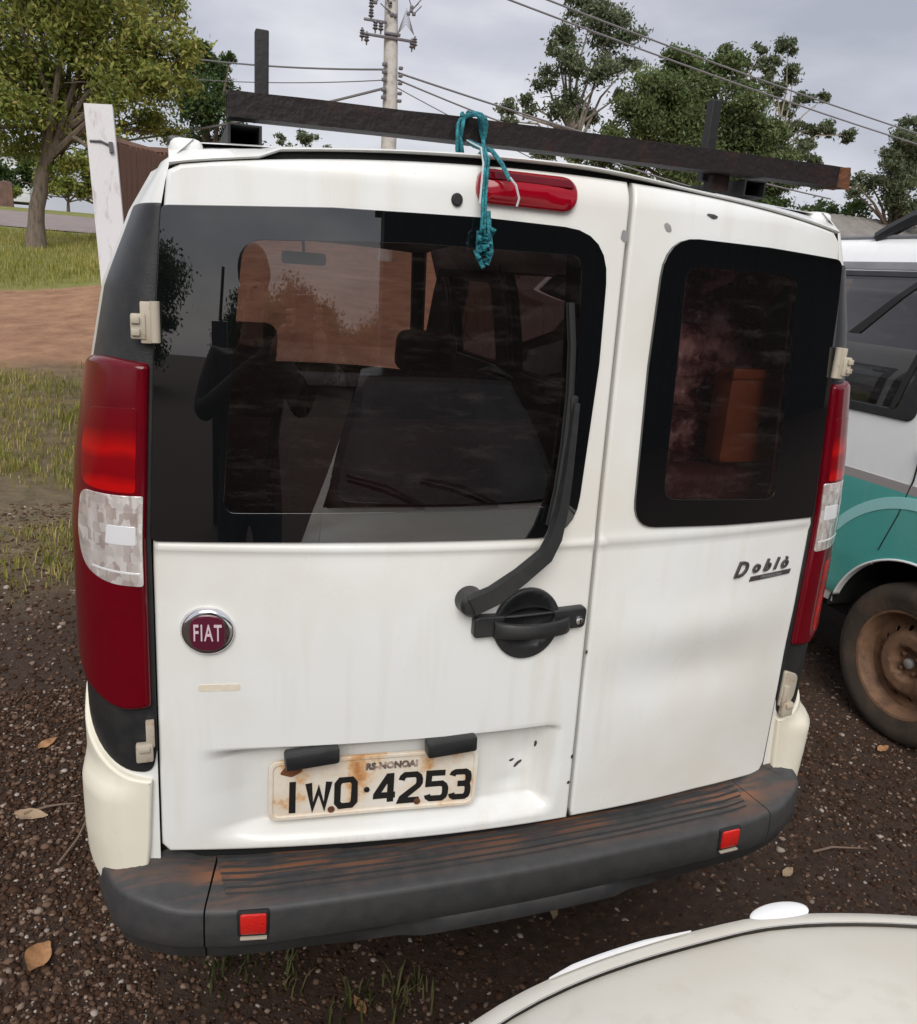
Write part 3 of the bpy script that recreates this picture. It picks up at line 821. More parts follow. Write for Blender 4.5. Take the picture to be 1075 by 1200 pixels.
WL = rpoly([(-.668, 1.184, .012), (-.366, 1.188, 0), (.058, 1.189, .075), (.076, 1.50, 0), (.074, 1.718, .085), (-.15, 1.722, 0), (-.389, 1.717, 0), (-.6365, 1.701, .01), (-.653, 1.5, 0)])
PL = rpoly([(-.555, 1.235, .02), (.022, 1.246, .02), (.034, 1.493, 0), (.024, 1.676, .022), (-.27, 1.674, 0), (-.521, 1.660, .03), (-.539, 1.482, 0)])
WR = rpoly([(.182, 1.200, .05), (.41, 1.191, 0), (.665, 1.186, .008), (.651, 1.5, 0), (.628, 1.712, .02), (.422, 1.720, 0), (.186, 1.722, .07), (.178, 1.5, 0)])
PR = rpoly([(.243, 1.252, .03), (.535, 1.236, .03), (.518, 1.503, 0), (.507, 1.672, .03), (.236, 1.676, .03), (.240, 1.468, 0)])
def grow(p, d): return offset_in(p if area(p) > 0 else p[::-1], -d)
door = panel('rear_door', dl, M['white'], van, rear_door, [grow(PL, .02), ellipse(-.020, 1.023, .058, .062, 28)], step=.016, thick=.03, r=.007, grid=.0105)
door['label'] = 'wide left rear door with plate recess'
door2 = panel('rear_door', dr_, M['white'], van, rear_door2, [grow(PR, .02)], step=.016, thick=.03, r=.007)
door2['label'] = 'narrow right rear door'
def gsurf(u, v, d): return (u, S(u, v) - d, v)
panel('window_border', WL, M['blackgloss'], door, gsurf, [PL], step=.02, off=.0065, thick=.012, r=.0006)
panel('window_pane', grow(PL, .001), M['glass'], door, gsurf, (), step=.02, off=.0063, thick=.004, r=.0004)
panel('window_border', WR, M['blackgloss'], door2, gsurf, [PR], step=.02, off=.0065, thick=.012, r=.0006)
panel('window_pane', grow(PR, .001), M['glass_r'], door2, gsurf, (), step=.02, off=.0063, thick=.004, r=.0004)
# dark rubber behind the gaps
sl_ = MB()
def seal(path, off=.022, wd=.022):
    vs, fs = [], []
    for (x, z, tx, tz) in path:
        for q in (-1, 1):
            vs.append((x + q * wd * tx, S(x, z) + off, z + q * wd * tz))
    for i in range(len(path) - 1): fs.append((2 * i, 2 * i + 1, 2 * i + 3, 2 * i + 2))
    sl_.add(vs, fs)
seal([(SPLIT(z), z, 1, 0) for z in np.linspace(.56, 1.79, 30)])
seal([(left_edge(z), z, 1, 0) for z in np.linspace(.56, 1.74, 30)], .022, .007)
seal([(right_edge(z), z, 1, 0) for z in np.linspace(.56, 1.74, 30)], .022, .007)
seal([(x, ztop(x) + .004, 0, 1) for x in np.linspace(-.485, .30, 40)], .012, .008)
seal([(x, .565 + .012 * (x < .12), 0, 1) for x in np.linspace(-.66, .66, 30)])
sl_.build('door_seal', M['gap'], van, False, fix=False)
# roof lip over the doors
lipv, lipf = [], []
for x in np.linspace(-.624, .612, 40):
    gp = .010 * sstep(.30, .0, x) * sstep(-.50, -.478, x) + .0015
    zt = ztop(x) + gp
    y = S(x, min(zt, 1.80)) - .002
    zr2 = 1.80 + .022 * (1 - min(1, abs(x / .60)) ** 2.2)
    for q, (dy, z_) in enumerate([(.03, zt - .001), (.003, zt), (.0, zt + .002), (.006, zt + .005), (.03, max(zt + .006, zt * .5 + zr2 * .5)), (.13 - y, zr2 - .0005), (.2 - y, zr2 + .0005)]): lipv.append((x, y + dy, z_))
for i in range(39):
    for q in range(6): lipf.append((i * 7 + q, (i + 1) * 7 + q, (i + 1) * 7 + q + 1, i * 7 + q + 1))
obj('roof_lip', lipv, lipf, M['white'], van)
for cxx in (-.598, .596):
    rbm = MB(); rbm.box((cxx, .13, 1.783), (.05, .17, .036), .014, None, 3); rbm.build('roof_corner', M['white'], van)
rbm = MB(); rbm.box((-.612, .14, 1.800), (.026, .09, .016), .006); rbm.build('roof_rib_cap', M['trim'], van)

# corner trims, lamps and white bumper ends
def sided(sgn):
    cs = cornerR if sgn > 0 else cornerL
    fl_ = sgn < 0
    e0 = -.001
    tq = -.05 if sgn > 0 else 0.0
    trim = rpoly([(e0, .80 + tq, 0), (e0 + .01, .752 + tq, .02), (.07, .752 + tq, .05), (.16, .80 + tq * 1.5, .06), (.27, .90 + tq * 2, .03), (.38, 1.05, 0), (.38, 1.45, 0), (.36, 1.60, 0), (.33, 1.702, .01), (e0, 1.704, .004)])
    # lower notch over the white bumper end
    panel('pillar_trim', trim, M['trim'], van, cs, step=.02, off=.004, thick=.012, r=.003, flip=fl_)
    lampo = rpoly([(.007, .884, .008), (.06, .874, .03), (.17, .915, .12), (.236, 1.05, .05), (.242, 1.30, 0), (.235, 1.425, .05), (.17, 1.466, .05), (.10, 1.474, .04), (.007, 1.468, .010)])
    lamp = panel('tail_light', lampo, M['red_dark'], van, cs, step=.014, off=.016, thick=.026, r=.011, flip=fl_)
    up = rpoly([(.024, 1.264, .006), (.10, 1.264, .02), (.132, 1.27, .02), (.138, 1.34, .02), (.125, 1.392, .03), (.024, 1.40, .008)])
    panel('brake_lens', up, M['red_painted_glow'], lamp, cs, step=.014, off=.0166, thick=.004, r=.0005, flip=fl_)
    cl = rpoly([(.012, 1.108, .006), (.075, 1.110, .03), (.128, 1.133, .05), (.140, 1.195, .02), (.134, 1.258, .025), (.012, 1.260, .004)])
    panel('reverse_lens', cl, M['clear'], lamp, cs, step=.012, off=.0172, thick=.006, r=.001, flip=fl_)
    rl_ = panel('reverse_reflector_glint', rpoly([(.022, 1.178, .004), (.072, 1.178, .004), (.070, 1.210, .004), (.022, 1.210, .004)]), M['strip'], lamp, cs, step=.012, off=.0176, thick=.004, r=.001, flip=fl_)  # reflector facet, its bright highlight put in as a whitish panel
    panel('reverse_rib', rpoly([(.016, 1.128, .002), (.100, 1.133, .002), (.100, 1.137, .002), (.016, 1.132, .002)]), M['strip'], lamp, cs, step=.012, off=.0176, thick=.004, r=.0006, flip=fl_)
    if sgn > 0:
        lo = rpoly([(.06, .90, .03), (.17, .93, .09), (.215, 1.06, .03), (.18, 1.078, .02), (.06, 1.078, .01)])
        panel('lower_lens', lo, M['red_bright'], lamp, cs, step=.014, off=.0166, thick=.004, r=.0005, flip=fl_)
    tp_ = -.045 if sgn > 0 else 0.0
    be = rpoly([(.018, .60, 0), (.030, .492, .006), (.09, .494, .03), (.17, .545, .06), (.235, .66, .02), (.27, .84 + tp_ * 2, .01), (.24, .835 + tp_ * 2, .04), (.16, .79 + tp_ * 1.5, .05), (.07, .747 + tp_, .03), (.010, .738 + tp_, .004)])
    def bsurf(u, v, d): return cs(u, v, d + (.006 + (.026 if sgn > 0 else .010) * sstep(.04, .10, u) * sstep(.21, .15, u)) * sstep(.745 + tp_, .70 + tp_, v) * sstep(.02, .06, u) + .004)
    panel('bumper_end_cap', be, M['cream'], van, bsurf, step=.016, off=.008, thick=.02, r=.006, flip=fl_)
sided(-1); sided(1)

# hinges: leaf plate with knuckle barrel; upper and lower both sides
def hinge(x, z, sgn, low=False):
    h = MB()
    y = S(x, z) - .010
    if low:
        h.box((x + sgn * .008, y + .004, z + .022), (.014, .012, .05), .002)
        h.box((x + sgn * .018, y + .002, z - .012), (.028, .016, .034), .003)
        h.box((x + sgn * .018, y - .008, z - .002), (.018, .006, .008), .001)
    else:
        h.tube([(x, y - .002, z - .029), (x, y - .002, z + .032)], .0075, 12)
        h.box((x + sgn * .010, y + .002, z), (.022, .012, .062), .002)
        h.box((x + sgn * .024, y, z - .006), (.022, .014, .038), .003)
        h.box((x + sgn * .028, y - .009, z + .004), (.012, .006, .010), .001)
        h.box((x + sgn * .028, y - .009, z - .014), (.012, .006, .010), .001)
    return h.build('hinge', M['hinge'], van)
hinge(-.650, 1.530, -1); hinge(.654, 1.512, 1)
hinge(-.672, .812, -1, True); hinge(.676, .735, 1, True)
# torn patch near the right lower hinge: cream metal plate
panel('hinge_bracket', rpoly([(.004, .725, .01), (.05, .735, .02), (.055, .80, .02), (.004, .82, .01)]), M['hinge'], van, cornerR, step=.012, off=.010, thick=.012, r=.003)

# ------------------------------------------------------------------ bumper
BX = [-.80, -.785, -.765, -.735, -.67, -.6, -.5, -.25, 0, .25, .5, .6, .67, .735, .765, .785, .80]
BYV = [.34, .10, .015, -.047, -.094, -.117, -.135, -.15, -.156, -.15, -.137, -.12, -.094, -.05, .015, .10, .34]
def bump_section(k0, k1, name, seam=False):
    """sweep of the bumper profile along the plan path between two x limits"""
    path = []
    dense = []
    P_ = [Vector((a, b_)) for a, b_ in zip(BX, BYV)]
    for i in range(len(P_) - 1):
        for j in range(6):
            t_ = j / 6
            p0 = P_[max(0, i - 1)]; p1 = P_[i]; p2 = P_[i + 1]; p3 = P_[min(len(P_) - 1, i + 2)]
            dense.append(0.5 * ((2 * p1) + (p2 - p0) * t_ + (2 * p0 - 5 * p1 + 4 * p2 - p3) * t_ * t_ + (3 * p1 - p0 - 3 * p2 + p3) * t_ ** 3))
    dense.append(P_[-1])
    def cut(xc):
        for a, c in zip(dense, dense[1:]):
            if a.x <= xc <= c.x: return a.lerp(c, (xc - a.x) / max(1e-6, c.x - a.x))
    path = [p for p in dense if k0 + .004 < p.x < k1 - .004]
    if k0 > -.79: path = [cut(k0)] + path
    if k1 < .79: path = path + [cut(k1)]
    vs, fs = [], []
    rows = []
    for i, p in enumerate(path):
        a = path[max(0, i - 1)]; c = path[min(len(path) - 1, i + 1)]
        d = (c - a).normalized(); nrm = Vector((d.y, -d.x))   # outward
        mid = sstep(.42, .30, abs(p.x))
        lip = .012 * sstep(.26, .20, abs(p.x))
        inner = min(.20, max(0.03, (.06 - p.y)))
        prof = [(-inner, .562), (-.016, .5415), (-.006, .539), (-.0012, .535), (.0006, .528), (.003, .496), (.0015, .466), (-.003, .459), (-.010 + lip, .452), (-.012 + lip, .432 - .006 * mid), (-.03, .415), (-.08, .405)]
        if abs(p.x) > .62: prof = [(u, z + (.012 if z > .5 else 0) * sstep(.62, .72, abs(p.x))) for u, z in prof]
        rows.append([(p.x + nrm.x * u, p.y + nrm.y * u, z) for u, z in prof])
    n = len(rows[0])
    for r in rows: vs += r
    for i in range(len(rows) - 1):
        for k in range(n - 1): fs.append((i * n + k, i * n + k + 1, (i + 1) * n + k + 1, (i + 1) * n + k))
    fs.append(tuple(range(n))); fs.append(tuple((len(rows) - 1) * n + k for k in range(n)))
    mb = MB(); mb.add(vs, fs)
    return mb.build(name, M['bumper'], van, True, 50)
bump_section(-.5985, .5985, 'bumper')
bump_section(-.81, -.6015, 'bumper_corner')
bump_section(.6015, .81, 'bumper_corner')
bump = [o_ for o_ in van.children if o_.name.startswith('bumper') and 'corner' not in o_.name and 'cap' not in o_.name][0]
# raised tread ribs on the step (each its own piece)
for k in range(6):
    yo = [-.040, -.056, -.072, -.088, -.104, -.118][k]
    vs, fs = [], []
    xs = np.linspace(-.572 + .002 * k, .572 - .004 * k, 40)
    for x in xs:
        yb = lerp_t(x, BX, BYV) ; y = yb + (-.118 - yo) * -1 * 0 + (.156 + yo)   # follow the bumper line
        y = yb + .156 + yo - .0
        for dy, dz in ((-.0058, -.004), (-.0046, .0032), (.0046, .0032), (.0058, -.004)): vs.append((x, y + dy, (.5415 + .0205 * max(0, (y - yb - .016) / (.06 - yb - .016))) + .0016 + dz))
    for i in range(len(xs) - 1):
        for q in range(3): fs.append((i * 4 + q, (i + 1) * 4 + q, (i + 1) * 4 + q + 1, i * 4 + q + 1))
    fs += [(0, 1, 2, 3), tuple(len(vs) - 4 + q for q in (3, 2, 1, 0))]
    obj('tread_rib', vs, fs, M['bumper'], bump, False)
for x, z in ((-.518, .512), (.478, .510)):
    yb = lerp_t(x, BX, BYV); sl__ = math.atan2(lerp_t(x + .02, BX, BYV) - lerp_t(x - .02, BX, BYV), .04)
    rt = Matrix.Rotation(sl__, 3, 'Z')
    MB().box((x, yb - .001, z), (.056, .012, .052), .004, rt).build('reflector_housing', M['rubber'], bump)
    MB().box((x, yb - .006, z + .002), (.046, .010, .042), .004, rt).build('reflector', M['reflector'], bump)
    MB().box((x, yb - .008, z - .027), (.046, .008, .004), .001, rt).build('reflector_edge', M['hinge'], bump)

# ------------------------------------------------------------------ number plate and lamps
PA = math.radians(-.2)
def psurf_y(x): return S(x, .69) + .040 - .014
pl_c = (-.284, .6965)
def plate_s(u, v, d):
    x = pl_c[0] + u * math.cos(PA) - v * math.sin(PA); z = pl_c[1] + u * math.sin(PA) + v * math.cos(PA)
    y0 = psurf_y(-.475); y1 = psurf_y(-.095)
    y = y0 + (y1 - y0) * (x + .475) / .38 - .006
    y += .0025 * math.sin(u * 14 + 1) * math.cos(v * 20)
    return (x, y - d, z)
plate = panel('license_plate', rpoly([(-.197, -.063, .018), (.197, -.063, .018), (.197, .063, .018), (-.197, .063, .018)]), M['plate'], van, plate_s, step=.012, off=.006, thick=.004, r=.0015)
rim_o = rpoly([(-.197, -.063, .018), (.197, -.063, .018), (.197, .063, .018), (-.197, .063, .018)]); rim_i = rpoly([(-.189, -.055, .014), (.189, -.055, .014), (.189, .055, .014), (-.189, .055, .014)])
panel('plate_rim', rim_o, M['plate'], plate, plate_s, [rim_i], step=.012, off=.009, thick=.004, r=.0016)
def put_text(name, body, m, parent, surf, cx, cz, size, xs=1.0, bold=0.0, shear=0.0, off=.0, ex=.0012, spacing=1.0):
    v, f = text_tris(body, size, ex, bold, shear, xs, spacing)
    my = (max(p[1] for p in v) + min(p[1] for p in v)) / 2; mx_ = (max(p[0] for p in v) + min(p[0] for p in v)) / 2
    vs = [surf(cx + p[0] - mx_, cz + p[1] - my, off + p[2]) for p in v]
    return obj(name, vs, f, m, parent, False)
GL = {'I': [[(.5, 0), (.5, 1)]], 'W': [[(0, 1), (.22, .03), (.5, .72), (.78, .03), (1, 1)]],
      'O': [[(.18, 0), (.82, 0), (1, .14), (1, .86), (.82, 1), (.18, 1), (0, .86), (0, .14), (.18, 0), (.4, 0)]],
      '4': [[(.74, 0), (.74, 1), (.62, 1), (0, .30), (0, .26), (1, .26)]],
      '2': [[(0, .80), (.06, .92), (.2, 1), (.8, 1), (.95, .92), (1, .80), (1, .66), (.92, .55), (.06, .10), (0, 0), (1, 0)]],
      '5': [[(.95, 1), (.06, 1), (.04, .57), (.8, .58), (.95, .50), (1, .40), (1, .18), (.94, .07), (.8, 0), (.18, 0), (.04, .06), (0, .16)]],
      '3': [[(0, .86), (.06, .95), (.2, 1), (.8, 1), (.95, .93), (1, .82), (1, .68), (.94, .58), (.8, .53), (.34, .53)], [(.8, .525), (.95, .47), (1, .36), (1, .17), (.94, .06), (.8, 0), (.18, 0), (.05, .06), (0, .16)]]}
chars = [('I', -.154, .010), ('W', -.106, .038), ('O', -.055, .032), ('4', .021, .036), ('2', .068, .035), ('5', .119, .035), ('3', .165, .032)]
for ch, cx, wd_ in chars:
    H_ = .056; hw = .0060; vs, fs = [], []; lv = 0
    for pl in GL[ch]:
        P_ = [Vector((cx + (p[0] - .5) * wd_, -.043 + p[1] * H_)) for p in pl]
        left, right = [], []
        for i, p in enumerate(P_):
            a = P_[max(0, i - 1)]; c = P_[min(len(P_) - 1, i + 1)]
            d0 = (p - a).normalized() if i > 0 else (c - p).normalized(); d1 = (c - p).normalized() if i < len(P_) - 1 else d0
            n_ = Vector((-d0.y - d1.y, d0.x + d1.x)); n_ = n_.normalized() if n_.length > .2 else Vector((-d0.y, d0.x))
            k_ = hw / max(.55, n_.dot(Vector((-d0.y, d0.x))))
            ext = (d0 * hw if i == len(P_) - 1 and ch in 'I' else -d1 * hw if i == 0 and ch in 'I' else Vector((0, 0)))
            j_ = 1 + .12 * mnoise.noise((p.x * 300, p.y * 300, 1))
            left.append(p + n_ * k_ * j_ + ext); right.append(p - n_ * k_ * j_ + ext)
        b0 = len(vs); lv += 1
        for i, (l_, q_) in enumerate(zip(left, right)):
            e_ = .0070 + .00008 * lv + .00002 * i
            vs += [plate_s(l_.x, l_.y, e_), plate_s(q_.x, q_.y, e_), plate_s(l_.x, l_.y, e_ - .0015), plate_s(q_.x, q_.y, e_ - .0015)]
        for i in range(len(P_) - 1):
            a = b0 + i * 4; c = a + 4; fs += [(a, a + 1, c + 1, c), (a + 2, c + 2, c + 3, a + 3), (a, c, c + 2, a + 2), (a + 1, a + 3, c + 3, c + 1)]
    obj('plate_character', vs, fs, M['ink'], plate, False)
for (u, v, rr_) in ((-.016, -.012, .0055), (-.082, -.048, .0065), (.082, -.046, .0065)):
    panel('plate_bolt', ellipse(u, v, rr_, rr_, 14), M['steel_rust'] if v < -.02 else M['ink'], plate, plate_s, step=.004, off=.0095, thick=.004, r=.001)
put_text('plate_town', 'RS-NONOAI', M['inkfaded'], plate, plate_s, .03, .038, .019, .95, .0010, off=.0066)
panel('rust_patch', rpoly([(-.178, .036, .005), (-.155, .028, .006), (-.135, .040, .006), (-.145, .054, .005), (-.168, .050, .006)]), M['steel_rust'], plate, plate_s, step=.006, off=.0068, thick=.002, r=.0005)
for x in (-.407, -.150):
    lm = MB(); lm.box((x, S(x, .78) - .004, .779 + (x + .407) * .02), (.098, .030, .032), .006, Matrix.Rotation(math.radians(2.5) * (-1), 3, 'Y'))
    lm.build('plate_lamp', M['trim'], van)

# ------------------------------------------------------------------ handle
def hs(u, v, d): return (u, S(u, v) - d, v)
cup = MB()
handle = panel('door_handle', ellipse(-.020, 1.023, .066, .070, 40), M['trim'], van, lambda u, v, d: (u, S(u, v) - d + .022 * max(0.0, 1 - (((u + .02) / .054) ** 2 + ((v - 1.03) / .056) ** 2)), v), step=.008, off=.009, thick=.012, r=.004)
panel('handle_base', rpoly([(-.127, 1.004, .010), (-.02, 1.008, 0), (.096, 1.010, .010), (.098, 1.052, .012), (.05, 1.050, 0), (-.05, 1.046, 0), (-.127, 1.046, .012)]), M['trim'], handle, hs, [ellipse(-.02, 1.036, .050, .022, 24)], step=.010, off=.016, thick=.018, r=.004)
gr = MB(); gv, gf = [], []
for i in range(17):
    t_ = i / 16; x = -.090 + .150 * t_; bow = .020 * math.sin(math.pi * t_) ** .6
    y = S(x, 1.02) - .016 - bow; hz = .0165 - .002 * math.sin(math.pi * t_)
    for q in range(10):
        a = 2 * math.pi * q / 10
        gv.append((x, y + .008 * math.sin(a), 1.021 + hz * math.copysign(abs(math.cos(a)) ** .6, math.cos(a))))
for i in range(16):
    for q in range(10): gf.append((i * 10 + q, i * 10 + (q + 1) % 10, (i + 1) * 10 + (q + 1) % 10, (i + 1) * 10 + q))
gf += [tuple(range(10)), tuple(160 + q for q in range(9, -1, -1))]
gr.add(gv, gf).build('grip', M['trim'], handle)
lk = MB(); lk.lathe([(0, -.004), (.005, -.004), (.0085, -.003), (.0095, 0)], (.083, S(.083, 1.026) - .016, 1.026), 'Y', 20); lk.build('lock', M['chrome'], handle)
lk = MB(); lk.box((.083, S(.083, 1.026) - .0205, 1.026), (.002, .002, .008)); lk.build('key_slot', M['gap'], handle, False)

# ------------------------------------------------------------------ wiper
def off_s(x, z, d): return Vector((x, S(x, z) - d, z))
wp = MB(); wp.lathe([(0, -.034), (.018, -.033), (.024, -.026), (.026, 0), (.027, .01)], (-.136, S(-.136, 1.076), 1.076), 'Y', 24)
wiper = wp.build('rear_wiper', M['trim'], van)
arm = [(-.142, 1.076, .034), (-.104, 1.096, .040), (-.058, 1.131, .042), (-.014, 1.168, .042), (.002, 1.20, .040), (.014, 1.25, .036), (.020, 1.31, .032), (.024, 1.39, .030), (.026, 1.435, .028)]
am = MB()
pv = []
for i, (x, z, d) in enumerate(arm):
    a = arm[max(0, i - 1)]; c = arm[min(len(arm) - 1, i + 1)]
    dx, dz = c[0] - a[0], c[1] - a[1]; l = math.hypot(dx, dz); nx, nz_ = -dz / l, dx / l
    hw = [.021, .020, .017, .016, .0145, .011, .009, .007, .006][i]
    for (s_, e_) in ((-1, -.006), (-.8, .006), (.8, .006), (1, -.006)):
        pv.append(off_s(x + nx * hw * s_, z + nz_ * hw * s_, d + e_))
pf = []
for i in range(len(arm) - 1):
    for q in range(4): pf.append((i * 4 + q, i * 4 + (q + 1) % 4, (i + 1) * 4 + (q + 1) % 4, (i + 1) * 4 + q))
pf += [(0, 1, 2, 3), tuple(len(pv) - 4 + q for q in (3, 2, 1, 0))]
am.add(pv, pf).build('wiper_arm', M['trim'], wiper)
bl = MB(); bp_ = [(.000, 1.215), (.010, 1.28), (.016, 1.36), (.018, 1.45), (.014, 1.53), (.004, 1.60)]
bl.tube([off_s(x, z, .020) for x, z in bp_], .006, 6); bl.tube([off_s(x - .002, z, .012) for x, z in bp_], .0035, 4)
bl.box(off_s(.023, 1.432, .022), (.014, .014, .03), .003)
bl.build('wiper_blade', M['rubber'], wiper)

# ------------------------------------------------------------------ badge, lettering, brake light, marks
bc = (-.583, 1.027)
badge = panel('badge', ellipse(bc[0], bc[1], .044, .043, 40), M['chrome'], van, hs, step=.01, off=.012, thick=.014, r=.009, dome=.001)
panel('badge_shield', rpoly([(bc[0] - .026, bc[1] - .027, .012), (bc[0], bc[1] - .034, .02), (bc[0] + .026, bc[1] - .027, .012), (bc[0] + .029, bc[1], .02), (bc[0] + .026, bc[1] + .027, .012), (bc[0], bc[1] + .034, .02), (bc[0] - .026, bc[1] + .027, .012), (bc[0] - .029, bc[1], .02)]), M['badge_red'], badge, hs, step=.01, off=.0145, thick=.006, r=.002)
put_text('badge_letters', 'FIAT', M['badge_letter'], badge, hs, bc[0], bc[1] + .0015, .042, .50, .0004, off=.0155, ex=.0008, spacing=1.15)
put_text('model_lettering', 'D', M['letter_dark'], van, hs, .474, 1.089, .048, .95, .0006, .35, off=.003, ex=.0025)
put_text('model_lettering', 'o b l ò', M['letter_dark'], van, hs, .560, 1.091, .037, 1.02, .0006, .35, off=.003, ex=.0025, spacing=1.05)
panel('trim_name_strip', rpoly([(.503, 1.058, .001), (.624, 1.062, .001), (.627, 1.0725, .001), (.506, 1.0685, .001)]), M['letter_dark'], van, hs, step=.01, off=.003, thick=.003, r=.0008)
put_text('trim_lettering', 'FREEDOM', M['greyband'], van, hs, .565, 1.0653, .0088, 1.6, 0, .2, off=.0034, ex=.0004)
brake = panel('high_brake_light', rpoly([(-.169, 1.743, .028), (.006, 1.741, .028), (.006, 1.797, .028), (-.165, 1.797, .028)], 8), M['red_light'], van, hs, step=.012, off=.014, thick=.022, r=.008, dome=.008)
panel('upper_lens_band', rpoly([(-.156, 1.780, .004), (-.004, 1.778, .004), (-.008, 1.791, .010), (-.152, 1.792, .010)], 6), M['red_dark'], brake, hs, step=.012, off=.020, thick=.004, r=.0015)
panel('washer_nozzle', ellipse(-.197, 1.745, .009, .010, 20), M['rubber'], van, hs, step=.005, off=.006, thick=.008, r=.003)
panel('glue_residue', rpoly([(-.600, .911, .006), (-.530, .913, .006), (-.530, .926, .006), (-.600, .924, .006)]), M['residue'], van, rear_door, step=.01, off=.0008, thick=.001, r=.0003)
chips = MB()
def chip(x, z, a, b_, rot, fn=hs):
    n_ = 9; c_, s_ = math.cos(rot), math.sin(rot)
    vs = [fn(x + a * math.cos(2 * math.pi * k / n_) * c_ * (.7 + .5 * random.random()) - b_ * math.sin(2 * math.pi * k / n_) * s_, z + a * math.cos(2 * math.pi * k / n_) * s_ + b_ * math.sin(2 * math.pi * k / n_) * c_ * (.7 + .5 * random.random()), .0012) for k in range(n_)]
    chips.add(vs, [tuple(range(n_))])
chip(.013, .690, .013, .004, .6, rear_door); chip(.046, .735, .0025, .010, 0, rear_door); chip(.115, .95, .003, .005, 0); chip(.112, .72, .003, .005, 0); chip(.11, .66, .004, .004, 0); chip(-.0, .70, .006, .003, .2, rear_door)
chip(.283, 1.762, .012, .004, -.2)
tag(chips.build('chipped_paint', M['letter_dark'], van, False, fix=False), kind='stuff')
chips = MB(); chip(.104, 1.715, .008, .012, .2); chip(.19, 1.736, .010, .006, -.6)
tag(chips.build('primer_spot', M['putty'], van, False, fix=False), kind='stuff')
ch_ = MB(); ch_.box(corner(.16, .64, .022), (.004, .01, .022), .001); ch_.build('cap_chip', M['rubber'], van, False)

# ------------------------------------------------------------------ side and front glass, interior
def sideR(u, v, d): return (sideX(u, v) + d, u, v)
def sideL(u, v, d): return (-(sideX(u, v) + d), u, v)
for (a, b_, c, d_) in SIDE_OPEN:
    for fn, fp in ((sideR, False), (sideL, True)):
        o2 = rpoly([(a - .05, c - .04, .03), (b_ + .05, c - .04, .03), (b_ + .04, d_ + .03, .04), (a - .04, d_ + .03, .04)]); i2 = rpoly([(a + .01, c + .01, .03), (b_ - .01, c + .01, .03), (b_ - .01, d_ - .01, .03), (a + .01, d_ - .01, .03)])
        wb = panel('side_window', o2, M['blackgloss'], van, fn, [i2], step=.05, off=.005, thick=.01, r=.002, flip=fp)
        panel('side_pane', grow(i2, .002), M['glass_side'], wb, fn, step=.05, off=.004, thick=.004, r=.001, flip=fp)
def wind(u, v, d):   # u across, v 0..1 up the windscreen
    y = 3.42 - .46 * v; z = 1.08 + .70 * v
    return (u * (.74 - .16 * v), y + .08 * (1 - u * u) - .0 + d * .8, z + d * .5)
wv_, wf_ = [], []
for j in range(7):
    for i in range(11): wv_.append(wind(-1 + i / 5, j / 6, 0))
wf_ = [(j * 11 + i, j * 11 + i + 1, (j + 1) * 11 + i + 1, (j + 1) * 11 + i) for j in range(6) for i in range(10)]
obj('windscreen', wv_, wf_, M['glass_clear'], van)
ap = MB()
for sg in (-1, 1): ap.tube([(sg * .75, 3.42, 1.08), (sg * .68, 3.2, 1.42), (sg * .60, 2.95, 1.77)], .04, 8)
ap.tube([(-.6, 2.96, 1.76), (0, 3.02, 1.785), (.6, 2.96, 1.76)], .03, 8)
ap.build('windscreen_frame', M['lining'], van)
ds = MB(); ds.box((0, 3.08, .93), (1.42, .5, .26), .06); ds.build('dashboard', M['dash'], van)
sw = MB(); sw.tube([(-.37 + .18 * math.cos(k * math.pi / 12), 2.66 - .06 * math.sin(k * math.pi / 12), 1.02 + .17 * math.sin(k * math.pi / 12)) for k in range(24)], .014, 6, closed=True); sw.box((-.37, 2.72, 1.0), (.12, .08, .09), .02); sw.build('steering_wheel', M['dash'], van)
mr = MB(); mr.box((0, 2.92, 1.66), (.22, .03, .06), .015); mr.tube([(0, 2.93, 1.69), (0, 2.97, 1.77)], .008, 6); mr.build('rear_view_mirror', M['dash'], van)
def seat_back(name, x, y, wd, z0, z1, tilt, m, head):
    s = MB(); rt = Matrix.Rotation(tilt, 3, 'X')
    s.box((x, y, (z0 + z1) / 2), (wd, .15, z1 - z0), .05, rt, 4)
    o_ = s.build(name, m, van)
    for hx in head:
        h = MB(); h.box((hx, y - .06, z1 + .10), (.26, .10, .17), .045, rt, 4); h.tube([(hx - .06, y - .04, z1 - .02), (hx - .06, y - .05, z1 + .06)], .007, 6); h.tube([(hx + .06, y - .04, z1 - .02), (hx + .06, y - .05, z1 + .06)], .007, 6)
        h.build('headrest', m, o_)
    return o_
rs = seat_back('rear_seat', -.02, .98, 1.22, .58, 1.22, math.radians(14), M['seat'], [])
MB().box((-.02, .905, 1.0), (1.0, .02, .22), .008, Matrix.Rotation(math.radians(14), 3, 'X')).build('seat_back_panel', M['seatdark'], rs)
MB().box((-.02, 1.28, .62), (1.22, .5, .16), .05, None, 3).build('seat_cushion', M['seat'], rs)
seat_back('front_seat', -.37, 2.02, .50, .62, 1.22, math.radians(12), M['seat'], [-.37])
seat_back('front_seat', .37, 2.02, .50, .62, 1.22, math.radians(12), M['seat'], [.37])
# belt hanging and roof strap seen through the glass
sb = MB(); sb.tube([(-.36, .86, 1.30), (-.39, .84, 1.12), (-.385, .82, .95), (-.33, .80, .70)], .012, 6); sb.build('seat_belt', M['seatdark'], van)
bp2 = MB(); bp2.tube([(.64, 1.20, 1.72), (.66, 1.20, 1.4), (.68, 1.2, 1.0)], .035, 8); bp2.build('door_pillar', M['lining'], van); bp2 = MB(); bp2.tube([(-.64, 1.20, 1.72), (-.66, 1.20, 1.4), (-.68, 1.2, 1.0)], .035, 8); bp2.build('door_pillar', M['lining'], van)

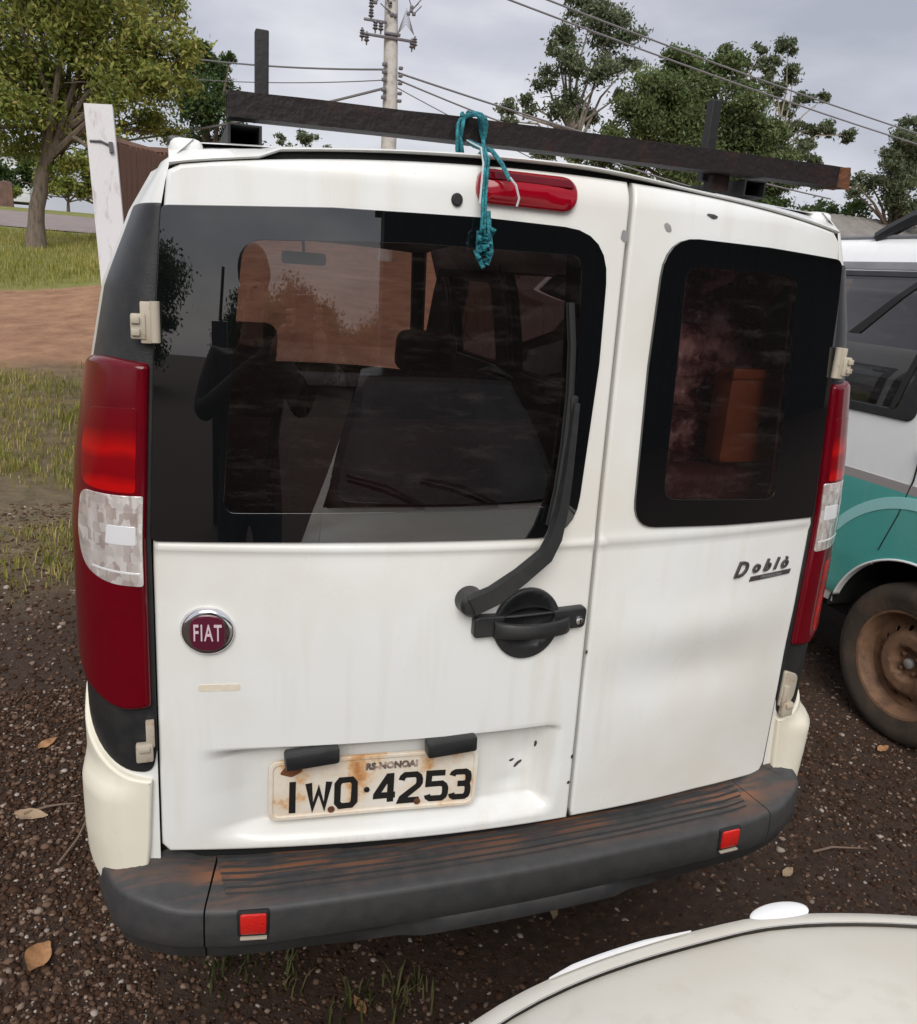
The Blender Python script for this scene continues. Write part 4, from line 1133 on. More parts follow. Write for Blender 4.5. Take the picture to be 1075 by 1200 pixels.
# cargo behind the right window
def crumple(name, c, sz, m, label, cat, seed, amp=.06, n=34):
    vs, fs = [], []
    for j in range(n):
        for i in range(n):
            u, v = i / (n - 1) * 2 - 1, j / (n - 1) * 2 - 1
            hgt = sz[2] * (1 - (abs(u) ** 3) * .6) * (1 - (abs(v) ** 3) * .6)
            q = mnoise.fractal((u * 2.2 + seed, v * 2.2, seed * 3.1), .9, 2.1, 5)
            vs.append((c[0] + u * sz[0], c[1] + v * sz[1] + .04 * mnoise.noise((u * 3, v * 3, seed)), c[2] + max(0.0, hgt + amp * q)))
    fs = [(j * n + i, j * n + i + 1, (j + 1) * n + i + 1, (j + 1) * n + i) for j in range(n - 1) for i in range(n - 1)]
    return tag(obj(name, vs, fs, m, None, True, 60), label, cat)
tv, tf = [], []
nu, nv_ = 70, 110
for j in range(nv_):
    for i in range(nu):
        x = .16 + .46 * i / (nu - 1); z = .62 + 1.10 * j / (nv_ - 1)
        q = mnoise.fractal((x * 9, 1.7, z * 12), .7, 2.2, 7); q2 = abs(mnoise.noise((x * 5 + z * 3, 3.3, z * 13)))
        tv.append((x, .20 + .05 * q - .05 * (1 - q2) ** 3 + .10 * max(0, z - 1.3), z))
tf = [(j * nu + i, j * nu + i + 1, (j + 1) * nu + i + 1, (j + 1) * nu + i) for j in range(nv_ - 1) for i in range(nu - 1)]
tag(obj('tarp', tv, tf, M['tarp'], None, True, 60), 'crumpled dark red plastic sheet hung behind the narrow right rear window of the van', 'sheet')
bx_ = thing('crate', (.535, .095, .52), 'faded orange plastic crate behind the narrow rear window of the white van', 'crate')
MB().box((.555, .100, 1.385), (.20, .07, .20), .02).build('crate_body', M['orange'], bx_)
MB().box((.555, .062, 1.478), (.21, .012, .022), .004).build('crate_rim', M['orange'], bx_)
MB().lathe([(.0, -.006), (.030, -.006), (.036, 0)], (.575, .064, 1.36), 'Y', 20).build('crate_hole', M['seatdark'], bx_)
cbx = thing('box', (.50, .11, .52), 'dark maroon box under the orange crate behind the narrow rear window', 'box')
MB().box((.49, .115, .90), (.34, .10, .755), .03, None, 3).build('box_body', M['maroon'], cbx)
MB().box((.49, .060, 1.10), (.34, .008, .02), .002, Matrix.Rotation(.5, 3, 'Y')).build('strap', M['seatdark'], cbx)

# ------------------------------------------------------------------ roof rack and rope
rack = thing('roof_rack', (0, .2, 1.84), 'rusty dark steel bars of a home made rack across the white van roof', 'roof rack')
cb = MB()
n0 = 26; vs, fs = [], []
secs = [(-.022, -.0175), (.022, -.0175), (.022, .0200), (-.022, .0200)]
inn = [(-.018, -.0145), (.018, -.0145), (.018, .0170), (-.018, .0170)]
for i in range(n0):
    t_ = i / (n0 - 1); x = -.536 + 1.207 * t_; zc = 1.860 + .011 * t_ + .004 * math.sin(t_ * 3); 
    for k, (dy, dz) in enumerate(secs):
        j = .0015 * mnoise.noise((x * 9, k, 1)); ex = 0
        if i == n0 - 1: ex = .016 * mnoise.noise((k * 3.3, 2, 5)) - .008 * (k > 1)
        vs.append((x + ex, .105 + dy, zc + dz + j))
    for dy, dz in inn: vs.append((x, .105 + dy, zc + dz))
for i in range(n0 - 1):
    for k in range(4):
        a, c = i * 8, (i + 1) * 8
        fs.append((a + k, a + (k + 1) % 4, c + (k + 1) % 4, c + k))
        fs.append((a + 4 + k, c + 4 + k, c + 4 + (k + 1) % 4, a + 4 + (k + 1) % 4))
for a in (0, (n0 - 1) * 8):
    for k in range(4): fs.append((a + k, a + 4 + k, a + 4 + (k + 1) % 4, a + (k + 1) % 4))
cb.add(vs, fs); cb.build('crossbar', M['steel'], rack, False)
b_ = bmesh.new(); bmesh.ops.create_cube(b_, size=1); bmesh.ops.subdivide_edges(b_, edges=b_.edges[:], cuts=5, use_grid_fill=True)
for v in b_.verts:
    p = Vector((v.co.x * .03 + .660, v.co.y * .0462 + .105, v.co.z * .0392 + 1.8726)); q = mnoise.noise_vector(p * 45)
    v.co = p + Vector((q.x * .009 * (v.co.x + .5), q.y * .0015, q.z * .0022))
re_ = MB(); re_.bm(b_); re_.build('rusted_bar_end', M['steel_rust'], rack, False)
fb = MB(); fb.box((.06, 1.9, 1.868), (1.02, .04, .036), .003); fb.build('crossbar', M['steel'], rack, False)
def sqtube(x, y0, y1, z, s, name):
    """open square tube running forwards"""
    b_ = MB(); h = s / 2; k = h - .004
    vs = []
    for y in (y0, y1):
        vs += [(x - h, y, z - h * .62), (x + h, y, z - h * .62), (x + h, y, z + h * .62), (x - h, y, z + h * .62), (x - k, y, z - k * .62), (x + k, y, z - k * .62), (x + k, y, z + k * .62), (x - k, y, z + k * .62)]
    f = []
    for q in range(4):
        r_ = (q + 1) % 4
        f += [(q, r_, 8 + r_, 8 + q), (4 + q, 12 + q, 12 + r_, 4 + r_), (q, 4 + q, 4 + r_, r_), (8 + q, 8 + r_, 12 + r_, 12 + q)]
    b_.add(vs, f); return b_.build(name, M['steel_black'], rack, False)
sqtube(-.510, .085, 2.2, 1.818, .052, 'rail')
sqtube(.452, .085, 2.2, 1.832, .050, 'rail')
for x, zt in ((-.479, 1.982), (.374, 1.988)):
    p = MB(); p.box((x, .145, 1.915), (.021, .021, 2 * (zt - 1.915)), .002); p.build('upright_post', M['steel_black'], rack, False)
MB().box((.393, .13, 1.84), (.040, .03, .030), .003).build('bracket', M['steel'], rack, False)

rope = thing('rope', (-.145, .08, 1.86), 'frayed teal nylon rope tied round the roof bar and hanging over the rear window', 'rope')
rb = MB(); yb_ = .073
def loop(cx, cz, rx, rz, y, n=22, a0=0, a1=2 * math.pi, ph=0): return [(cx + rx * math.cos(a0 + (a1 - a0) * k / n) , y + .012 * math.sin(3 * (a0 + (a1 - a0) * k / n) + ph), cz + rz * math.sin(a0 + (a1 - a0) * k / n)) for k in range(n + 1)]
rb.tube(loop(-.143, 1.855, .022, .034, yb_ - .006, ph=.3), .0032, 6); rb.tube(loop(-.145, 1.852, .027, .036, yb_ - .010, ph=1.4), .0032, 6); rb.tube(loop(-.139, 1.856, .024, .038, yb_ - .004, ph=2.2), .003, 6)
rb.tube([(-.160, .07, 1.889), (-.150, .10, 1.892), (-.140, .13, 1.888)], .004, 6); rb.tube([(-.150, .07, 1.892), (-.135, .10, 1.894), (-.125, .13, 1.886)], .004, 6)
rb.build('bar_loops', M['rope'], rope)
rs_ = MB()
drop = [(-.147, .066, 1.846), (-.150, .03, 1.836), (-.156, -.03, 1.824), (-.160, -.060, 1.805), (-.162, -.064, 1.785), (-.163, -.068, 1.75), (-.164, -.075, 1.715), (-.164, -.076, 1.690)]
rs_.tube(drop, .0028, 6); rs_.tube([(x + .005, y, z) for x, y, z in drop], .0024, 6)
rs_.build('hanging_strand', M['rope'], rope)
kn = MB()
for k in range(4): kn.tube(loop(-.161 + .004 * (k % 2), 1.664 + .011 * k, .009 + .002 * (k % 2), .009, -.078, 12, ph=k), .0032, 5)
kn.tube([(-.155, -.074, 1.73), (-.152, -.078, 1.70), (-.147, -.08, 1.67), (-.153, -.08, 1.65)], .0042, 6); kn.tube([(-.168, -.074, 1.70), (-.168, -.078, 1.66), (-.158, -.08, 1.645)], .0038, 6)
kn.build('end_knot', M['rope'], rope)
st = MB(); st.tube([(-.147, .066, 1.848), (-.146, .02, 1.836), (-.143, -.04, 1.822), (-.138, -.075, 1.800), (-.128, -.088, 1.776)], .0036, 6)
st.build('loose_tail', M['rope'], rope)
st = MB(); st.tube([(-.130, -.092, 1.780), (-.120, -.094, 1.770), (-.112, -.092, 1.752), (-.114, -.09, 1.740)], .0018, 5); st.tube([(-.152, .06, 1.848), (-.158, -.03, 1.826), (-.164, -.062, 1.80), (-.168, -.070, 1.74)], .0016, 5)
st.build('frayed_strand', M['rope_pale'], rope)

# ------------------------------------------------------------------ teal and white van on the right
VX = 2.76; KZ = 1.055
M2 = Matrix.Translation((VX, -.02, 0)) @ Matrix.Diagonal((1, 1, KZ, 1))
van2 = thing('parked_van', (VX, 2, 0), 'white van with teal band and roof rails parked to the right', 'van')
def sideT(u, v, d): return (VX - (sideX(u + .02, v / KZ) + d), u, v)
SAVE = SIDE_OPEN[:]
SIDE_OPEN[:] = [(0.99, 1.8, 1.20, 1.64)]
def shell2():
    zs = [.40, .48, .55, .62, .70, .78, .86, .95, 1.04, 1.13, 1.20, 1.28, 1.36, 1.45, 1.52, 1.58, 1.64, 1.70, 1.735, 1.766, 1.785, 1.80]
    vs, fs = [], []
    ys = list(np.arange(-.08, 4.02, .06))
    for sg in (1, -1):
        base = len(vs); nc = len(ys)
        for z in zs:
            for y in ys:
                x = sideX(max(y, .1), z)
                if y < .12: x -= .14 * ((.12 - y) / .2) ** 2
                zz = z
                if y > 2.95: zz = min(z, lerp_t(y, [2.95, 3.4, 3.7, 4.0], [1.75, 1.10, 1.02, 0.80])); x = sideX(y, zz)
                vs.append((VX + sg * x, y - .02, zz * KZ))
        for r in range(len(zs) - 1):
            for c_ in range(nc - 1):
                yc, zc = (ys[c_] + ys[c_ + 1]) / 2, (zs[r] + zs[r + 1]) / 2
                if sg < 0 and .99 < yc < 1.86 and 1.20 < zc < 1.64: continue
                if math.hypot(yc - .80, zc * KZ - .33) < .425 or math.hypot(yc - 3.35, zc * KZ - .33) < .38: continue
                f = (base + r * nc + c_, base + r * nc + c_ + 1, base + (r + 1) * nc + c_ + 1, base + (r + 1) * nc + c_)
                fs.append(f if sg == 1 else f[::-1])
    base = len(vs); rx = np.linspace(-1, 1, 15)
    for y in ys[:51]:
        fr = max(0, y - 2.3) ** 2 * 0.09 + max(0, .05 - y) ** 2 * 1.5
        for q in rx: vs.append((VX + q * .60, y - .02, (1.80 + .035 * (1 - abs(q) ** 2.2) - fr) * KZ))
    fs += [(base + i * 15 + k, base + i * 15 + k + 1, base + (i + 1) * 15 + k + 1, base + (i + 1) * 15 + k) for i in range(50) for k in range(14)]
    # tail and nose
    for yy, rev in ((-.10, False), (3.98, True)):
        base = len(vs); zz = [.40, .6, .9, 1.18, 1.45, 1.70, 1.8] if not rev else [.40, .5, .6, .7, .8]
        for z in zz:
            for q in np.linspace(-1, 1, 9):
                wd_ = sideX(.1, z) - .14 if not rev else sideX(4.0, z)
                vs.append((VX + q * wd_, yy - .02 * (1 - q * q) * (1 if not rev else -1), z * KZ))
        for i in range(len(zz) - 1):
            for k in range(8):
                f = (base + i * 9 + k, base + i * 9 + k + 1, base + (i + 1) * 9 + k + 1, base + (i + 1) * 9 + k); fs.append(f)
    base = len(vs); prof = [(3.38, 1.10), (3.7, 1.03), (3.95, .84), (4.0, .80)]
    for y, z in prof:
        for q in np.linspace(-1, 1, 9): vs.append((VX + q * sideX(min(y, 4.0), z), y - .02, z * KZ))
    fs += [(base + i * 9 + k, base + i * 9 + k + 1, base + (i + 1) * 9 + k + 1, base + (i + 1) * 9 + k) for i in range(3) for k in range(8)]
    return obj('body_shell', vs, fs, M['white2'], van2, True, 45)
shell2()
MB().box((VX, 1.95, .42), (1.3, 3.6, .2), .03).build('floor_pan', M['gap'], van2)
MB().box((VX, 1.7, .95), (1.25, 2.6, .55), .03).build('interior_panel', M['lining'], van2)
# wheel arch lining, rounded white lip
def arc(cy, cz, r, a0, a1, n=30): return [(cy + r * math.cos(a0 + (a1 - a0) * k / n), cz + r * math.sin(a0 + (a1 - a0) * k / n)) for k in range(n + 1)]
# the teal band with the arch cut out of it, then two pale swooshes
Y0 = -.02
band = [(.02, .60)] + [(.35, .60)] + arc(.78, .335, .392, math.radians(140), math.radians(10), 26)[::-1][::-1]
band = [(-.02, 1.008), (-.02, .52)] + [(p[0], p[1]) for p in arc(.78, .335, .385, math.radians(152), math.radians(28), 26)]
band = [(1.9, .47), (1.9, .965), (-.02, .965), (-.02, .47)] + [(p[0], p[1]) for p in arc(.78, .335, .385, math.radians(159.5), math.radians(20.5), 26)]
panel('grey_pinstripe', rpoly([(-.02, .965, 0), (1.9, .965, 0), (1.9, 1.0, 0), (-.02, 1.0, 0)]), M['greyband2'], van2, sideT, step=.06, off=.003, thick=.003, r=.0008, flip=True)
panel('teal_band', band, M['teal'], van2, sideT, step=.04, off=.003, thick=.004, r=.001, flip=True)
lipw = [p for p in arc(.78, .335, .391, math.radians(161), math.radians(19), 30)] + [p for p in arc(.78, .335, .382, math.radians(19), math.radians(161), 30)]
panel('wheel_arch_lip', lipw, M['white2'], van2, sideT, step=.03, off=.010, thick=.03, r=.004, flip=True)
sw1 = [p for p in arc(.80, .44, .52, math.radians(20), math.radians(150), 34)] + [p for p in arc(.80, .43, .485, math.radians(150), math.radians(20), 34)]
panel('pale_swoosh', sw1, M['cyan'], van2, sideT, step=.04, off=.0055, thick=.003, r=.001, flip=True)
wa = MB()
aa = arc(.78, .335, .40, math.radians(170), math.radians(10), 24)
vs = []; 
for y, z in aa:
    for dx in (0.0, .26): vs.append((VX - sideX(y, .6) + .01 + dx, y, z))
wa.add(vs, [(2 * i, 2 * i + 1, 2 * i + 3, 2 * i + 2) for i in range(24)]); wa.add([(VX - sideX(.8, .6) + .27, y, z) for y, z in ((.3, .1), (1.3, .1), (1.3, .8), (.3, .8))], [(0, 1, 2, 3)])
wa.build('wheel_housing', M['gap'], van2, True, fix=False)
wheel(van2, (VX - .705, .78, .315), -1, .315)
wheel(van2, (VX - .70, 3.33, .315), -1, .315)
for y in (.78, 3.33): wheel(van2, (VX + .70, y, .315), 1, .315)
# window
wo = rpoly([(.945, 1.225, .03), (1.90, 1.225, .03), (1.90, 1.765, .02), (.80, 1.765, .05), (.885, 1.42, 0)]); wi = rpoly([(1.02, 1.262, .03), (1.86, 1.262, .02), (1.86, 1.742, .02), (.895, 1.742, .03), (.965, 1.44, 0)])
win2 = panel('side_window', wo, M['trim'], van2, sideT, [wi], step=.04, off=.008, thick=.02, r=.004, flip=True)
panel('side_pane', grow(wi, .003), M['glass_grey'], win2, sideT, step=.05, off=.004, thick=.003, r=.001, flip=True)
panel('diagonal_bar', rpoly([(1.055, 1.76, 0), (1.30, 1.52, 0), (1.36, 1.52, 0), (1.085, 1.762, 0)][::-1]), M['rubber'], win2, sideT, step=.03, off=.010, thick=.01, r=.002, flip=True)  # dark bar slanting across the pane
panel('inner_frame_bar', rpoly([(1.03, 1.26, 0), (1.055, 1.26, 0), (.94, 1.745, 0), (.915, 1.745, 0)]), M['rubber'], win2, sideT, step=.03, off=.010, thick=.01, r=.002, flip=True)
panel('window_header', rpoly([(.70, 1.768, 0), (1.95, 1.772, 0), (1.95, 1.800, 0), (.70, 1.800, 0)]), M['greyband'], van2, sideT, step=.05, off=.004, thick=.004, r=.001, flip=True)
se = MB(); se.tube([(VX - sideX(y, z / KZ) - .0015, y, z) for y, z in ((.78, 1.62), (.86, 1.30), (.875, 1.15), (.88, 1.02), (.91, .88), (.965, .72))], .0035, 6)
se.build('door_seam', M['gap'], van2)
hd = panel('door_handle', rpoly([(.72, 1.108, .015), (.868, 1.108, .015), (.868, 1.152, .015), (.72, 1.152, .015)]), M['trim'], van2, sideT, step=.02, off=.022, thick=.03, r=.008, flip=True)
rl = MB()
yr_ = [(1.47, 1.90), (1.40, 1.935), (1.30, 1.975), (1.20, 1.995), (.9, 2.002), (.4, 2.002), (.2, 1.985), (.05, 1.93), (.0, 1.9)]
xr = VX - .615
rl.tube([(xr, y, z) for y, z in yr_], .029, 8)
rl.box((xr, 1.22, 1.94), (.028, .05, .10), .006); rl.box((xr, .15, 1.93), (.03, .06, .1), .006)
rl.build('roof_rail', M['trim'], van2)
rl = MB(); rl.tube([(2 * VX - xr, y, z) for y, z in yr_], .029, 8); rl.build('roof_rail', M['trim'], van2)
gt = MB(); gt.tube([(VX - .622, y, 1.80 * KZ + .004) for y in np.linspace(.0, 2.8, 12)], .008, 6); gt.build('roof_gutter', M['greyband'], van2)
SIDE_OPEN[:] = SAVE

# ------------------------------------------------------------------ white car nose in the foreground
car = thing('parked_car', (.25, -2.6, 0), 'cream white car whose dusty bonnet fills the lower right foreground', 'car')
CX, HWD = .17, .80
def nose_y(x):   # plan of the bonnet front edge
    q = (x - .05) / .62
    return -.650 - .205 * abs(q) ** 3.3 if q < 0 else -.650 - .235 * abs(q) ** 1.6
def hood_z(x, t_): # t: 0 front edge .. 1 windscreen
    return .848 + .10 * t_ ** .7 - .045 * abs((x - .2) / .8) ** 2.5
hv, hf = [], []
NX, NT = 33, 16
for j in range(NT):
    t_ = j / (NT - 1)
    for i in range(NX):
        x = CX - .66 + 1.32 * i / (NX - 1)
        x = CX + (x - CX) * (1 + .1 * t_)
        y0 = nose_y(x) - .018; y = y0 + (-1.72 - y0) * t_
        hv.append((x, y, hood_z(x, t_) + (-.004 if j == 0 else 0)))
hf = [(j * NX + i, (j + 1) * NX + i, (j + 1) * NX + i + 1, j * NX + i + 1) for j in range(NT - 1) for i in range(NX - 1)]
k = len(hv)
for i in range(NX): hv.append((hv[i][0], hv[i][1] + .002, hv[i][2] - .02))
hf += [(i, i + 1, k + i + 1, k + i) for i in range(NX - 1)]
mbh = MB(); mbh.add(hv, hf); mbh.build('bonnet', M['hood'], car, True, 50)
# nose below the bonnet edge
nv, nf = [], []
prof = [(-.020, .852), (-.012, .852), (.004, .846), (.016, .830), (.026, .79), (.045, .70), (.075, .60), (.075, .42), (.03, .28), (-.1, .22)]
NX2 = 41
for (dy, z) in prof:
    for i in range(NX2):
        x = CX - .70 + 1.40 * i / (NX2 - 1)
        nv.append((x, nose_y(x) + dy - .0, z - .045 * abs((x - .2) / .8) ** 2.5))
n_ = NX2
for j in range(len(prof) - 1):
    for i in range(NX2 - 1): nf.append((j * n_ + i, j * n_ + i + 1, (j + 1) * n_ + i + 1, (j + 1) * n_ + i))
mbn = MB(); mbn.add(nv, nf); mbn.build('front_bumper', M['hood'], car, True, 50)
# wings down to the sills, cabin
wg = MB()
for sg in (-1, 1):
    vs = []
    ylist = [-.86, -1.0, -1.3, -1.7, -2.3, -3.0, -3.8, -4.3]
    for y in ylist:
        xo = CX + sg * (.70 + .10 * min(1, (-.86 - y) / .3))
        xi = CX + sg * (.66 + .066 * min(1, max(0, (-.75 - y)) / 1.0))
        ztp = hood_z(CX + sg * .66, min(1, (-.75 - y) / 1.0)) - .004
        vs += [(xi, y, ztp + .0), (xo - sg * .02, y, ztp - .02), (xo, y, ztp - .12), (xo + sg * .01, y, .55), (xo - sg * .02, y, .24)]
    f = [(i * 5 + q, (i + 1) * 5 + q, (i + 1) * 5 + q + 1, i * 5 + q + 1) for i in range(len(ylist) - 1) for q in range(4)]
    wg.add(vs, f)
wg.box((CX, -4.32, .6), (1.5, .1, .7), .04)
wg.build('body_side', M['hood'], car, True, 50)
def car_wind(u, v, d):
    return (CX + u * (.70 - .15 * v ** 1.4), -1.70 - .66 * v + .10 * (1 - u * u) * (1 - .5 * v) + d * .55, .925 + .475 * v ** .85 - .012 * u * u + d * .8)
cbm = MB()
vs = []
for (y, z, hw) in ((-1.72, .93, .70), (-2.35, 1.40, .56), (-2.9, 1.45, .56), (-3.5, 1.40, .55), (-4.2, .95, .68)):
    vs += [(CX - hw, y, z), (CX + hw, y, z)]
rv_, rf_ = [], []
for jj in range(7):
    for ii in range(13):
        u = -1 + ii / 6; q = car_wind(u, 1.0, -.004); t_ = jj / 6
        rv_.append((CX + (q[0] - CX) * (1 - .02 * t_), q[1] + (-3.5 - q[1]) * t_, q[2] + .035 * math.sin(math.pi * t_) * (1 - .6 * u * u) + .012 * (1 - u * u) * min(1, t_ * 4)))
rf_ = [(jj * 13 + ii, jj * 13 + ii + 1, (jj + 1) * 13 + ii + 1, (jj + 1) * 13 + ii) for jj in range(6) for ii in range(12)]
cbm.add(rv_, rf_); cbm.build('roof', M['darkgloss'], car, True, 80)
pv_, pf_ = [], []
for jj in range(9):
    for ii in range(13): pv_.append(car_wind(-1 + ii / 6, jj / 8, -.006))
pf_ = [(jj * 13 + ii, jj * 13 + ii + 1, (jj + 1) * 13 + ii + 1, (jj + 1) * 13 + ii) for jj in range(8) for ii in range(12)]
pvv = MB(); pvv.add(pv_, pf_); pvv.build('windscreen_surround', M['darkgloss'], car)
panel('windscreen', rpoly([(-.93, .03, .10), (.93, .03, .10), (.90, .93, .14), (-.90, .93, .14)], 8), M['blackgloss'], car, car_wind, step=.08, off=.004, thick=.004, r=.002)
for sx in (-.25, .35):
    wq = MB(); wq.tube([car_wind(sx, .01, .02), car_wind(sx - .28, .10, .025), car_wind(sx - .62, .16, .02)], .008, 6); wq.build('wiper', M['trim'], car)
gm = MB(); gm.add(vs[6:10], [(0, 1, 3, 2)])
for s_ in (0, 1): gm.add([vs[0 + s_], vs[2 + s_], vs[4 + s_], vs[6 + s_], vs[8 + s_]], [(0, 1, 2, 3, 4)])
gm.build('windows', M['blackgloss'], car, False)
for y in (-1.42, -3.65):
    for sg in (-1, 1): wheel(car, (CX + sg * .70, y, .29), sg, .29)
# bright strip, headlights, round emblem mound
sv, sf = [], []
for i in range(25):
    x = -.225 + .205 * i / 24; y = nose_y(x); z = .853 - .045 * abs((x - .2) / .8) ** 2.5; tp = min(1, i / 4, (24 - i) / 8)
    sv += [(x, y - .001 * tp, z - .003), (x, y + .0005 * tp, z + .0015 * tp), (x, y + .003 * tp, z + .0015 * tp), (x, y + .0055 * tp, z - .003)]
sf = [(i * 4 + q, i * 4 + q + 1, (i + 1) * 4 + q + 1, (i + 1) * 4 + q) for i in range(24) for q in range(3)]
MB().add(sv, sf).build('chrome_strip', M['strip'], car)
b_ = bmesh.new(); bmesh.ops.create_uvsphere(b_, u_segments=28, v_segments=14, radius=1)
for v in b_.verts: v.co = Vector((v.co.x * .046 + .120, v.co.y * .018 - .649, v.co.z * .006 + .8445))
em = MB(); em.bm(b_); em.build('emblem_mound', M['white2'], car)
for sx in (-1, 1):
    hx = CX + sx * .585
    hl = MB(); q = []
    for i in range(13):
        x = hx - .075 + .15 * i / 12; y = nose_y(x); zz = -.045 * abs((x - .2) / .8) ** 2.5
        q += [(x, y - .010, .858 + zz), (x, y + .006, .853 + zz), (x, y + .021, .835 + zz), (x, y + .040, .76 + zz), (x, y + .062, .70 + zz)]
    hl.add(q, [(i * 5 + k, i * 5 + k + 1, (i + 1) * 5 + k + 1, (i + 1) * 5 + k) for i in range(12) for k in range(4)])
    hl.build('headlight', M['headlight'], car)
sm = MB(); sm.tube([(CX - .64 + 1.28 * i / 40, nose_y(CX - .64 + 1.28 * i / 40) - .019, .8515 - .045 * abs((CX - .64 + 1.28 * i / 40 - .2) / .8) ** 2.5) for i in range(41)], .0008, 6)
sm.build('bonnet_seam', M['greyband'], car)

# ------------------------------------------------------------------ photographer (seen reflected in the rear glass)
def skin_mesh(name, nodes, links, root, m, parent=None, sub=2):
    me = bpy.data.meshes.new(name); me.from_pydata([n_[0] for n_ in nodes], links, [])
    ob = bpy.data.objects.new(name, me); COL.objects.link(ob)
    sk = ob.modifiers.new('skin', 'SKIN'); sk.use_smooth_shade = True
    me.skin_vertices[0].data.foreach_set('radius', [r for n_ in nodes for r in (n_[1], n_[2] if len(n_) > 2 else n_[1])])
    for i in range(len(nodes)): me.skin_vertices[0].data[i].use_root = (i == root)
    sb_ = ob.modifiers.new('subdivision', 'SUBSURF'); sb_.levels = sub; sb_.render_levels = sub
    dg = bpy.context.evaluated_depsgraph_get(); dg.update()
    m2_ = bpy.data.meshes.new_from_object(ob.evaluated_get(dg)); m2_.materials.append(m)
    bpy.data.objects.remove(ob)
    m2_.name = name
    o2 = bpy.data.objects.new(name, m2_); COL.objects.link(o2)
    if parent is not None:
        o_ = origin(parent)
        for v in m2_.vertices: v.co -= o_
        o2.parent = parent; ROOT[o2.name] = o_
    return o2
PX, PY = -.965, -1.78
person = thing('person', (PX, PY, 0), 'person in a dark jacket holding up a phone, reflected in the rear window', 'person')
cx_, cy_, cz_ = CAM
HX, HY, HZ = -.93, -1.70, 1.66
nodes = [((PX, PY, .96), .16, .12), ((PX, PY, 1.15), .15, .11), ((PX + .0, PY + .01, 1.33), .18, .12), ((PX, PY + .02, 1.43), .10, .08), ((HX - .01, HY - .02, 1.53), .055, .055), ((HX, HY - .01, 1.61), .058, .075), ((HX, HY, 1.68), .070, .088), ((HX, HY, 1.745), .058, .075),
         ((PX - .19, PY + .02, 1.43), .065), ((PX - .22, PY + .16, 1.24), .050), ((-.74, -1.42, 1.50), .036), ((-.69, -1.375, 1.56), .032),
         ((PX + .19, PY + .02, 1.43), .065), ((PX + .30, PY + .14, 1.27), .050), ((-.545, -1.42, 1.48), .036), ((-.55, -1.375, 1.55), .032),
         ((PX - .10, PY, .88), .10), ((PX - .11, PY + .02, .50), .065), ((PX - .11, PY, .10), .045), ((PX - .115, PY + .14, .045), .04),
         ((PX + .10, PY, .88), .10), ((PX + .11, PY + .02, .50), .065), ((PX + .11, PY, .10), .045), ((PX + .115, PY + .14, .045), .04)]
links = [(0, 1), (1, 2), (2, 3), (3, 4), (4, 5), (5, 6), (6, 7), (2, 8), (8, 9), (9, 10), (10, 11), (2, 12), (12, 13), (13, 14), (14, 15), (0, 16), (16, 17), (17, 18), (18, 19), (0, 20), (20, 21), (21, 22), (22, 23)]
pb = skin_mesh('body', nodes, links, 0, M['skin'], person)
pb.data.materials.append(M['jacket']); pb.data.materials.append(M['trousers'])
for p in pb.data.polygons:
    z = p.center.z; xw = p.center.x + PX; yw_ = p.center.y + PY
    hand = yw_ > -1.40 and z > 1.45
    p.material_index = 0 if (z > 1.50 and abs(xw - HX) < .115 and yw_ < -1.6) or hand else (1 if z > .92 else 2)
hr = MB(); b_ = bmesh.new(); bmesh.ops.create_icosphere(b_, subdivisions=3, radius=1)
for v in b_.verts: v.co = Vector((v.co.x * .083, v.co.y * .104 - .012, v.co.z * .085 + (.0 if v.co.y < .2 else .02)))
b_.transform(Matrix.Translation((HX, HY - .006, HZ + .082))); hr.bm(b_); hr.build('hair', M['hair'], person)
fc = MB()
for sg in (-1, 1):
    fc.box((HX + sg * .072, HY - .005, HZ + .01), (.014, .03, .05), .006)
fc.tube([(HX, HY + .088, HZ + .025), (HX, HY + .112, HZ - .015), (HX, HY + .095, HZ - .022)], [.008, .014, .008], 8)
fc.build('ears_and_nose', M['skin'], person)
ey = MB()
for sg in (-1, 1): ey.box((HX + sg * .032, HY + .088, HZ + .03), (.022, .01, .010), .004)
ey.box((HX, HY + .089, HZ - .055), (.045, .01, .008), .003)
ey.build('eyes_and_mouth', M['hair'], person)
CM = Matrix.Translation(CAM) @ CR
for (bx0, sgn) in ((-.052, -1), (.085, 1)):
    for k in range(4):
        y0 = -.02 - .022 * k
        pts = [CM @ Vector((bx0, y0 - .02, .055)), CM @ Vector((bx0 + sgn * .008, y0 - .01, .03)), CM @ Vector((bx0 - sgn * .004, y0 - .005, .009)), CM @ Vector((bx0 - sgn * (.02 + .004 * (k == 1)), y0, .006))]
        fgm = MB(); fgm.tube(pts, [.0095, .009, .008, .0065], 8); fgm.build('finger', M['skin'], person)
    th = MB(); th.tube([CM @ Vector((bx0, -.09, .06)), CM @ Vector((bx0 - sgn * .01, -.075, .04)), CM @ Vector((bx0 - sgn * .022, -.055, .034))], [.012, .011, .008], 8); th.build('thumb', M['skin'], person)
phone = MB(); phone.box((.016, -.055, .018), (.078, .16, .009), .004); phone_o = phone.build('phone', M['phone'], None)
phone_o.matrix_world = CM
tag(phone_o, 'black phone held up by the person reflected in the rear window', 'phone')

